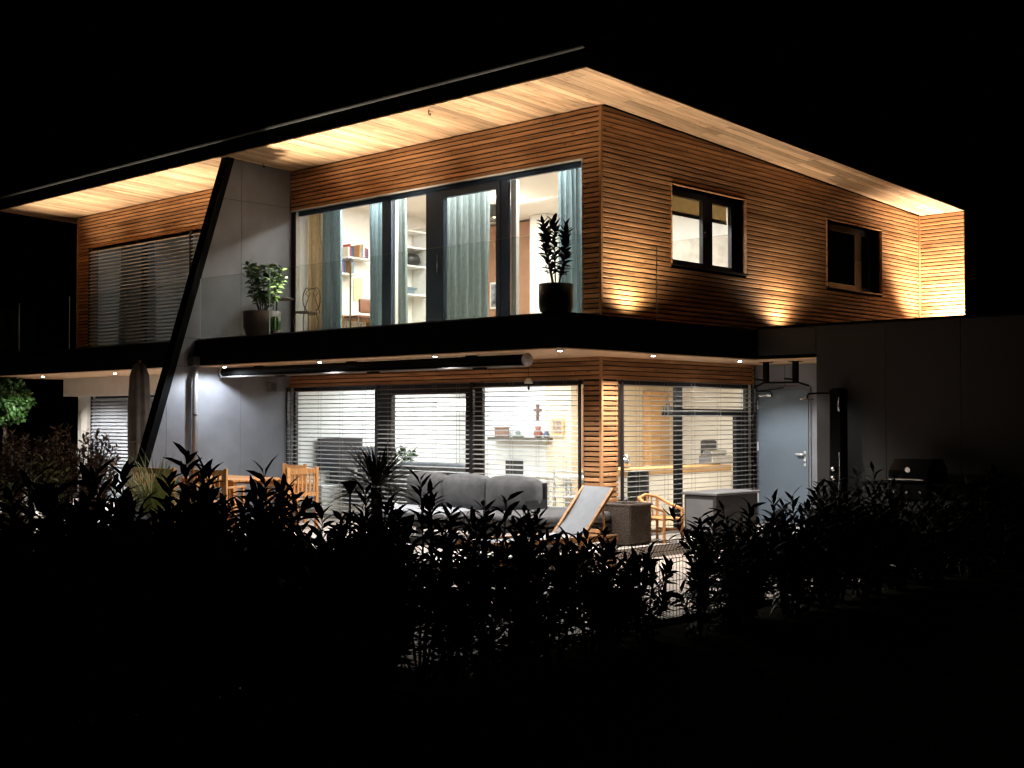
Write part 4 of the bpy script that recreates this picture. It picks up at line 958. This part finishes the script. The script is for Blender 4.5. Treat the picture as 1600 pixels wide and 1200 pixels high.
# wall shelves with books on the party wall
XW = -6.975
for (p0, p1, pyy, lb) in ((540, 578, 401, 'upper white wall shelf'), (528, 555, 426, 'lower white wall shelf')):
    y0, y1, z0, z1 = ip(p0, p1, pyy-3, pyy, -6.8); tag(MB().box(XW, -6.72, y0, y1, z0-.03, z0, ch=.003).build('wall_shelf', white_lacq), lb+' with books in the upper room', 'shelf')
    yy = y0+.04; k = 0; cols = [(.6, .55, .45), (.35, .05, .04), (.05, .08, .25), (.04, .05, .06), (.4, .2, .08), (.12, .2, .3)]; nm = ['cream', 'red', 'navy', 'black', 'brown', 'slate blue']
    while yy < y1-.05 and k < 12:
        wdt = rng.uniform(.022, .045); hh = rng.uniform(.17, .27)
        bk_ = MB().box(XW+.002, -6.78, yy, yy+wdt, z0+.001, z0+hh, ch=.003).build('book', M('book_cover', cols[k % 6], .6)); tag(bk_, nm[k % 6]+' book upright on the '+lb+(', first group' if k < 6 else ', second group'), 'book', 'books on the wall shelves'); yy += wdt+.004+(.12 if k == 3 else 0); k += 1
# cubby bookcase against the party wall
y0, y1, z0, z1 = ip(634, 668, 356, 500, -6.6); z0 = 2.97
bc = thing('bookcase', 'tall white open bookcase with a dark bag in the upper room', 'bookcase', (-6.8, (y0+y1)/2, z0))
for a in (y0, y1-.035): B('side_panel', white_lacq, bc, XW, -6.6, a, a+.035, z0, z1)
zs_ = [ip(634, 668, 0, p_, -6.6)[2] for p_ in (458, 413, 384, 358)]
for zz in zs_: B('shelf', white_lacq, bc, XW, -6.605, y0+.036, y1-.036, zz-.03, zz)
tag(cushion(MB(), -6.9, -6.62, y0+.06, y1-.12, zs_[1]+.002, zs_[1]+.22, .09, .02).build('travel_bag', dark_plastic, None, True), 'dark rounded bag on a bookcase shelf upstairs', 'bag')
tag(MB().box(-6.93, -6.63, y0+.06, y1-.3, zs_[0]+.001, zs_[0]+.08, ch=.01).box(-6.93, -6.65, y0+.1, y1-.2, zs_[0]+.081, zs_[0]+.13, ch=.01).build('folded_clothes', M('blue_cloth', (.12, .17, .22), .9)), 'folded blue clothes on the lower bookcase shelf', 'clothes')
# brown shell chair and desk
y0, y1, z0, z1 = ip(560, 578, 468, 505, -6.0); brn = M('brown_shell', (.2, .08, .05), .45)
sc_ = thing('shell_chair', 'brown moulded shell chair at the desk upstairs', 'chair', (-6.0, (y0+y1)/2, 2.97))
cushion(MB(), -6.02, -5.95, y0, y0+.45, 3.48, z1, .03, .0).build('backrest', brn, sc_, True); cushion(MB(), -6.42, -6.03, y0, y0+.45, 3.40, 3.45, .02, 0).build('seat', brn, sc_, True)
for ly in (y0+.05, y0+.4):
    for lx in (-6.38, -6.06): MB().tube([(lx, ly, 3.41), (lx, ly, 2.97)], .012, 6).build('leg', steel, sc_)
y0, y1, z0, z1 = ip(530, 575, 496, 506, -6.5)
dk = thing('desk', 'oak desk against the upper room wall', 'desk', (-6.7, y0, 2.97)); B('top', oak, dk, XW, -6.4, y0, y1+.4, z1-.04, z1)
for ly in (y0+.03, y1+.37): B('leg', oak, dk, -6.95, -6.45, ly-.03, ly+.03, 2.97, z1-.041)
tag(MB().box(XW, XW+.012, ip(556, 570, 405, 470)[0], ip(556, 570, 405, 470)[1], ip(556, 570, 410, 470)[2], ip(556, 570, 435, 470)[3]).build('pinned_sheet', beige_in), 'beige sheet pinned under the upper wall shelf', 'sheet')
lp = at(548, 405, 1, 1.1); fl = thing('floor_lamp', 'slim black floor lamp pole by the first upper pane', 'lamp', (lp[0], 1.1, 2.97))
MB().tube([(lp[0], 1.1, 2.97), (lp[0], 1.1, lp[2])], .012, 8).build('pole', dark_plastic, fl); MB().lathe([(.14, 0), (.14, .02)], (lp[0], 1.1, 2.97), 18).build('base', dark_plastic, fl); MB().lathe([(.02, 0), (.05, -.06), (.045, -.06)], (lp[0], 1.1, lp[2]+.02), 14).build('head', dark_plastic, fl)
# brown wall panel, column, framed picture, pendant
x0, x1, z0, z1 = ir(758, 828, 345, 500, 4.6); MB().box(x0, x1, 4.6, 5.19, 2.97, z1).build('brown_wall', rosewood, house)
x0, x1, _, _ = ir(828, 853, 300, 500, 4.3); MB().box(x0, x1, 4.3, 4.7, 2.97, 5.49).build('column', plaster_in, house)
x0, x1, z0, z1 = ir(765, 781, 440, 483, 4.55)
pf = thing('framed_picture', 'small colourful framed picture leaning on the brown wall', 'picture', (x0, 4.57, z0)); B('frame', white_lacq, pf, x0, x1, 4.56, 4.59, z0, z1)
B('image', M('picture_print', (.25, .27, .32), .6, 0, .9, 9), pf, x0+.04, x1-.04, 4.55, 4.559, z0+.04, z1-.04)
x0, x1, z0, z1 = ir(760, 785, 326, 345, 2.4); xm = (x0+x1)/2; rr_ = .30
pd = thing('drum_pendant', 'black drum pendant lamp hanging in the upper room', 'pendant lamp', (xm, 2.4, z0))
m = MB(); Pv = []; Fv = []
for r_ in (rr_, rr_-.01):
    for z_ in (z0, z0+.22):
        for k in range(28): a = 2*math.pi*k/28; Pv.append((xm+r_*math.cos(a), 2.4+r_*math.sin(a), z_))
for k in range(28): k2 = (k+1) % 28; Fv += [(k, k2, 28+k2, 28+k), (56+k, 84+k, 84+k2, 56+k2), (k, 56+k, 56+k2, k2)]
m.add(Pv, Fv).build('shade', M('black_gold_shade', (.03, .025, .02), .6), pd, True); MB().tube([(xm, 2.4, z0+.1), (xm, 2.4, 5.5)], .006, 6).build('cord', dark_plastic, pd)
MB().lathe([(.01, 0), (.05, .03), (.05, .08), (.02, .12)], (xm, 2.4, z0+.03), 14).build('bulb', EMIT('bulb', (1, .8, .5), 8), pd, True); point(pd, (xm, 2.4, z0+.2), 55, (1, .88, .70), .05)

# side room behind the first side window: taupe roller blind, grey wardrobe
rb = thing('roller_blind', 'half-drawn taupe roller blind inside the first side window', 'roller blind', (-.33, 2.6, 5.1))
B('cloth', CLOTH('blind_cloth', (.42, .33, .2), .6), rb, -.345, -.34, 1.66, 3.55, 4.78, 5.08); MB().tube([(-.35, 1.66, 5.09), (-.35, 3.55, 5.09)], .03, 10).build('roller', steel, rb); B('bottom_bar', dark_plastic, rb, -.352, -.333, 1.66, 3.55, 4.72, 4.779)
tag(MB().box(-2.9, -.6, 4.6, 5.19, 2.97, 4.75, ch=.01).build('wardrobe', M('taupe_wardrobe', (.34, .31, .27), .6)), 'taupe wardrobe seen low through the first side window', 'wardrobe')
MB().box(-3.0, -.31, 5.6, 5.65, 2.97, 5.49).build('interior_wall', plaster_in, house)

# neighbour: curtain inside dark upper window
curtain('pale blue curtain behind the lowered blind of the dark upper window', -13.4, -12.1, .45, 2.97, 5.3, curtain_teal, .05, .16)

# ------------------------------------------------------------------ ground-floor contents
def irg(px0, px1, py0, py1, y): a = at(px0, py1, 1, y); b_ = at(px1, py0, 1, y); return a[0], b_[0], a[2], b_[2]
y0, y1, z0, z1 = ip(497, 566, 684, 735, -6.9)
tv = thing('television', 'large dark television screen behind the left ground-floor pane', 'television', (-6.7, (y0+y1)/2, 0)); B('screen', M('tv_screen', (.03, .03, .035), .15), tv, -6.93, -6.88, y0, y1, z0, z1, ch=.005)
B('sideboard', white_lacq, tv, XW, -6.55, y0-.2, y1+.2, .0, .5, ch=.01); B('foot', dark_plastic, tv, -6.95, -6.75, (y0+y1)/2-.2, (y0+y1)/2+.2, .501, z0-.001)
y0, y1, z0, z1 = ip(556, 607, 698, 760, -6.2)
ac_ = thing('indoor_armchair', 'dark grey high-backed armchair behind the left ground-floor pane', 'armchair', (-6.2, (y0+y1)/2, 0)); cushion(MB(), -6.2, -6.0, y0, y1, .35, z1, .08, .02).build('backrest', sofa_fab, ac_, True); cushion(MB(), -6.75, -6.21, y0, y1, .2, .48, .08, .02).build('seat', sofa_fab, ac_, True)
for ly in (y0+.08, y1-.08): cushion(MB(), -6.7, -6.22, ly-.08, ly+.08, .15, .66, .06, 0).build('armrest', sofa_fab, ac_, True)
x0, x1, z0, z1 = irg(622, 745, 727, 770, 1.0)
is_ = thing('indoor_sofa', 'pale grey sofa back seen through the glass door', 'sofa', ((x0+x1)/2, 1.0, 0)); lg = M('pale_grey_fabric', (.17, .19, .21), .9, 0, .15, 8)
cushion(MB(), x0, x1, .85, 1.1, .2, z1, .09, .02).build('backrest', lg, is_, True); cushion(MB(), x0, x1, 1.11, 1.8, .15, .46, .08, .02).build('seat', lg, is_, True)
lq = at(632, 712, 1, 1.4); potted('indoor_plant', 'bright green leafy plant behind the indoor sofa', (lq[0], 1.4, lq[2]-.35), 7, lq[2]+.12, .16, .08, leaf_green, .22, 9)
tag(MB().lathe([(.1, 0), (.13, lq[2]-.35), (.11, lq[2]-.35)], (lq[0], 1.4, 0), 18).build('plant_stand', white_lacq), 'white plant stand under the bright indoor plant', 'plant stand')
x0, x1, z0, z1 = irg(694, 742, 624, 644, 1.6)
pl_ = thing('white_pendant', 'glowing white rectangular pendant lamp behind the glass door', 'pendant lamp', ((x0+x1)/2, 2.4, z0))
MB().box(x0, x1, 1.4, 1.8, z0, z1, ch=.03).build('shade', EMIT('pendant_glow', (1, .97, .92), 2.2), pl_); MB().tube([((x0+x1)/2, 1.6, z1), ((x0+x1)/2, 1.6, 2.44)], .005, 6).build('cord', steel, pl_)
# chimney breast with mantel shelf and small things
YM = 4.2
x0, x1, z0, z1 = irg(752, 862, 560, 800, YM); MB().box(x0, x1, YM, 4.9, .0, 2.44).build('chimney_breast', plaster_in, house)
x0, x1, z0, z1 = irg(853, 892, 560, 800, YM-.1); MB().box(x0, x1, YM-.1, 4.9, 0, 2.44).build('beige_pier', beige_in, house)
x0, x1, z0, z1 = irg(891, 912, 560, 800, 4.4); MB().box(x0, x1+.6, 4.4, 4.5, 0, 2.2).build('inner_door', rosewood, house)
x0, x1, z0, z1 = irg(764, 858, 684, 687, 4.0); mantel = tag(MB().box(x0, x1, 3.95, 4.199, z0-.02, z1, ch=.003).build('mantel_shelf', M('dark_shelf', (.10, .08, .06), .5)), 'dark mantel shelf carrying ornaments on the chimney breast', 'shelf'); zm = z1
def orn(px0, px1, h, name, lab, mat, kind='box'):
    a = at(px0, 680, 1, 4.05)[0]; b_ = at(px1, 680, 1, 4.05)[0]
    if kind == 'box': o = MB().box(a, b_, 4.0, 4.12, zm+.001, zm+h, ch=.008).box(a-.01, b_+.01, 3.99, 4.13, zm+h, zm+h+.02).build(name, mat)
    elif kind == 'vase': r_ = (b_-a)/2; o = MB().lathe([(r_*.6, 0), (r_, h*.35), (r_*.5, h*.75), (r_*.65, h)], ((a+b_)/2, 4.06, zm+.001), 18).build(name, mat, None, True)
    else: r_ = (b_-a)/2; o = MB().lathe([(r_, 0), (r_*.9, h*.25), (r_*.4, h*.5), (r_*.55, h*.75), (r_*.1, h)], ((a+b_)/2, 4.06, zm+.001), 18).build(name, mat, None, True)
    return tag(o, lab, 'ornament')
orn(775, 792, .17, 'mantel_clock', 'box-shaped clock on the dark mantel shelf', M('clock_wood', (.22, .12, .08), .5)); orn(802, 816, .12, 'figurine', 'small pointed green figurine on the mantel shelf', M('figure_green', (.12, .14, .1), .5), 'fig')
orn(834, 846, .2, 'red_vase', 'reddish vase standing under the wall cross', M('vase_red', (.3, .09, .06), .4), 'vase'); orn(849, 857, .13, 'small_vase', 'small dark blue vase at the end of the mantel shelf', M('vase_blue', (.06, .08, .14), .4), 'vase')
a = at(841, 643, 1, YM)
cr_ = tag(MB().box(a[0]-.03, a[0]+.03, YM-.03, YM-.002, a[2]-.16, a[2]+.14, ch=.006).box(a[0]-.1, a[0]-.031, YM-.03, YM-.002, a[2]-.0, a[2]+.055, ch=.006).box(a[0]+.031, a[0]+.1, YM-.03, YM-.002, a[2]-.0, a[2]+.055, ch=.006).build('wall_cross', M('cross_wood', (.16, .07, .05), .5)), 'dark wooden cross on the bright chimney breast', 'cross')
x0, x1, z0, z1 = irg(862, 881, 654, 681, YM-.13); pg = thing('wall_picture', 'small wooden framed picture on the beige pier', 'picture', (x0, YM-.12, z0)); B('frame', oak, pg, x0, x1, YM-.14, YM-.102, z0, z1); B('print', M('sepia_print', (.3, .2, .14), .6, 0, .8, 14), pg, x0+.05, x1-.05, YM-.146, YM-.141, z0+.05, z1-.05)
x0, x1, z0, z1 = irg(788, 815, 718, 765, YM-.05); B('fire_opening', M('hearth_dark', (.03, .025, .022), .8), house, x0, x1, YM-.02, YM-.003, max(.02, z0), z1)  # flat dark sheet in place of a real hearth opening
x0, x1, z0, z1 = irg(824, 915, 737, 744, 1.9)
td = thing('indoor_table', 'white indoor dining table by the corner pane', 'table', ((x0+x1)/2, 1.9, 0)); B('table_top', white_lacq, td, x0, min(x1, -.5), 1.5, 2.4, .70, .74, ch=.006)
for lx in (x0+.08, min(x1, -.5)-.08):
    for ly in (1.56, 2.34): B('leg', white_lacq, td, lx-.03, lx+.03, ly-.03, ly+.03, 0, .699)
def white_chair(label, cx_, cy_, rz):
    t = thing('white_chair', label, 'chair', (cx_, cy_, 0), 'white indoor chairs'); mt = Matrix.Translation((cx_, cy_, 0)) @ Matrix.Rotation(rz, 4, 'Z')
    MB().box(-.21, .21, -.21, .21, .43, .46, ch=.008).xf(mt).build('seat', white_lacq, t)
    for sx_ in (-.19, .19):
        MB().box(sx_-.017, sx_+.017, .17, .205, 0, .88).xf(mt).build('leg', white_lacq, t); MB().box(sx_-.017, sx_+.017, -.205, -.17, 0, .429).xf(mt).build('leg', white_lacq, t)
    for zz in (.58, .7, .82): MB().box(-.172, .172, .18, .2, zz, zz+.05).xf(mt).build('back_rail', white_lacq, t)
white_chair('white rail-back chair before the indoor table', -1.0, 1.15, R(180)); white_chair('white rail-back chair at the end of the indoor table', -1.9, 1.6, R(90))

# kitchen behind the side window
def irk(px0, px1, py0, py1, x): a = at(px0, py1, 0, x); b_ = at(px1, py0, 0, x); return a[1], b_[1], a[2], b_[2]
MB().box(-3.55, -3.5, 4.92, 6.59, 0, 2.44).build('kitchen_wall', beige_in, house)
y0, y1, z0, z1 = irk(962, 1142, 726, 738, -1.6)
kc = thing('kitchen_counter', 'long kitchen counter with oak worktop and white fronts', 'counter', (-1.9, (y0+y1)/2, 0)); B('worktop', oak, kc, -2.3, -1.58, y0, y1, z1-.1, z1, ch=.005)
n = 5
for k in range(n): B('front', white_lacq, kc, -1.64, -1.6, y0+(y1-y0)*k/n+.003, y0+(y1-y0)*(k+1)/n-.003, .08, z1-.105)
B('carcass', white_lacq, kc, -2.28, -1.645, y0, y1, 0, z1-.105)
y0, y1, z0, z1 = irk(1018, 1046, 612, 722, -3.3); tc = thing('oak_cabinet', 'tall oak cabinet with two doors behind the kitchen counter', 'cabinet', (-3.3, (y0+y1)/2, 0)); ym_ = (y0+y1)/2
B('body', oak, tc, -3.49, -3.32, y0, y1, .01, z1); B('door', oak, tc, -3.318, -3.3, y0, ym_-.004, .05, z1-.02); B('door', oak, tc, -3.318, -3.3, ym_+.004, y1, .05, z1-.02)
y0, y1, z0, z1 = irk(1029, 1057, 628, 650, -1.7); rd = (y1-y0)/2*.42; kp = thing('dome_pendant', 'dark dome pendant lamp over the kitchen counter', 'pendant lamp', (-1.7, (y0+y1)/2, z0))
MB().lathe([(rd, 0), (rd*.95, .06), (rd*.7, .15), (rd*.2, .2), (.03, .21)], (-1.7, (y0+y1)/2, z0), 24).build('shade', M('black_matt_shade', (.012, .012, .012), .8, spec=.1), kp, True); MB().tube([(-1.7, (y0+y1)/2, z0+.2), (-1.7, (y0+y1)/2, 2.44)], .005, 6).build('cord', dark_plastic, kp)
y0, y1, z0, z1 = irk(983, 1013, 735, 790, -.75); dc = thing('desk_chair', 'dark upholstered chair before the kitchen counter', 'chair', (-.8, (y0+y1)/2, 0)); cushion(MB(), -.80, -.72, y0, y1, .42, z1, .035, .01).build('backrest', dark_plastic, dc, True); cushion(MB(), -1.2, -.81, y0, y1, .38, .46, .03, .01).build('seat', dark_plastic, dc, True)
for ly in (y0+.06, y1-.06):
    for lx in (-1.15, -.78): MB().tube([(lx, ly, .39), (lx, ly, 0)], .014, 6).build('leg', dark_plastic, dc)
zc = kc.location.z; ztop = irk(962, 1142, 726, 738, -1.6)[3]
y0, y1, z0, z1 = irk(1106, 1138, 706, 726, -1.9); tag(MB().box(-2.1, -1.8, y0, y1, ztop+.001, ztop+.16, ch=.02).box(-2.05, -1.85, y0+.05, y1-.1, ztop+.161, ztop+.25, ch=.02).build('dish_rack', steel), 'steel dish rack with crockery on the kitchen counter', 'dish rack')
y0, y1, z0, z1 = irk(1107, 1119, 676, 692, -2.1); tag(MB().box(-2.25, -2.11, y0-.05, y1+.05, ztop+.001, ztop+.42, ch=.02).build('coffee_machine', dark_plastic), 'dark coffee machine at the back of the counter', 'coffee machine')
y0, y1, z0, z1 = irk(970, 984, 703, 722, -1.9); tag(MB().lathe([(.07, 0), (.08, .1), (.06, .2), (.03, .22)], (-1.9, (y0+y1)/2, ztop+.001), 18).build('kettle', steel, None, True), 'steel kettle near the window end of the counter', 'kettle')
y0, y1, z0, z1 = irk(1123, 1138, 622, 690, -3.4); rs = thing('red_shelf', 'narrow wall rack with red items in the kitchen', 'rack', (-3.4, (y0+y1)/2, z0)); B('board', white_lacq, rs, -3.498, -3.48, y0, y1, z0, z1)
for k in range(4): a = z0+(z1-z0)*k/4; B('tin', M('red_tin', (.35, .05, .03), .45), rs, -3.479, -3.38, y0+.03, y1-.03, a+.02, a+(z1-z0)/4-.03, ch=.01)
print('slats', NS)
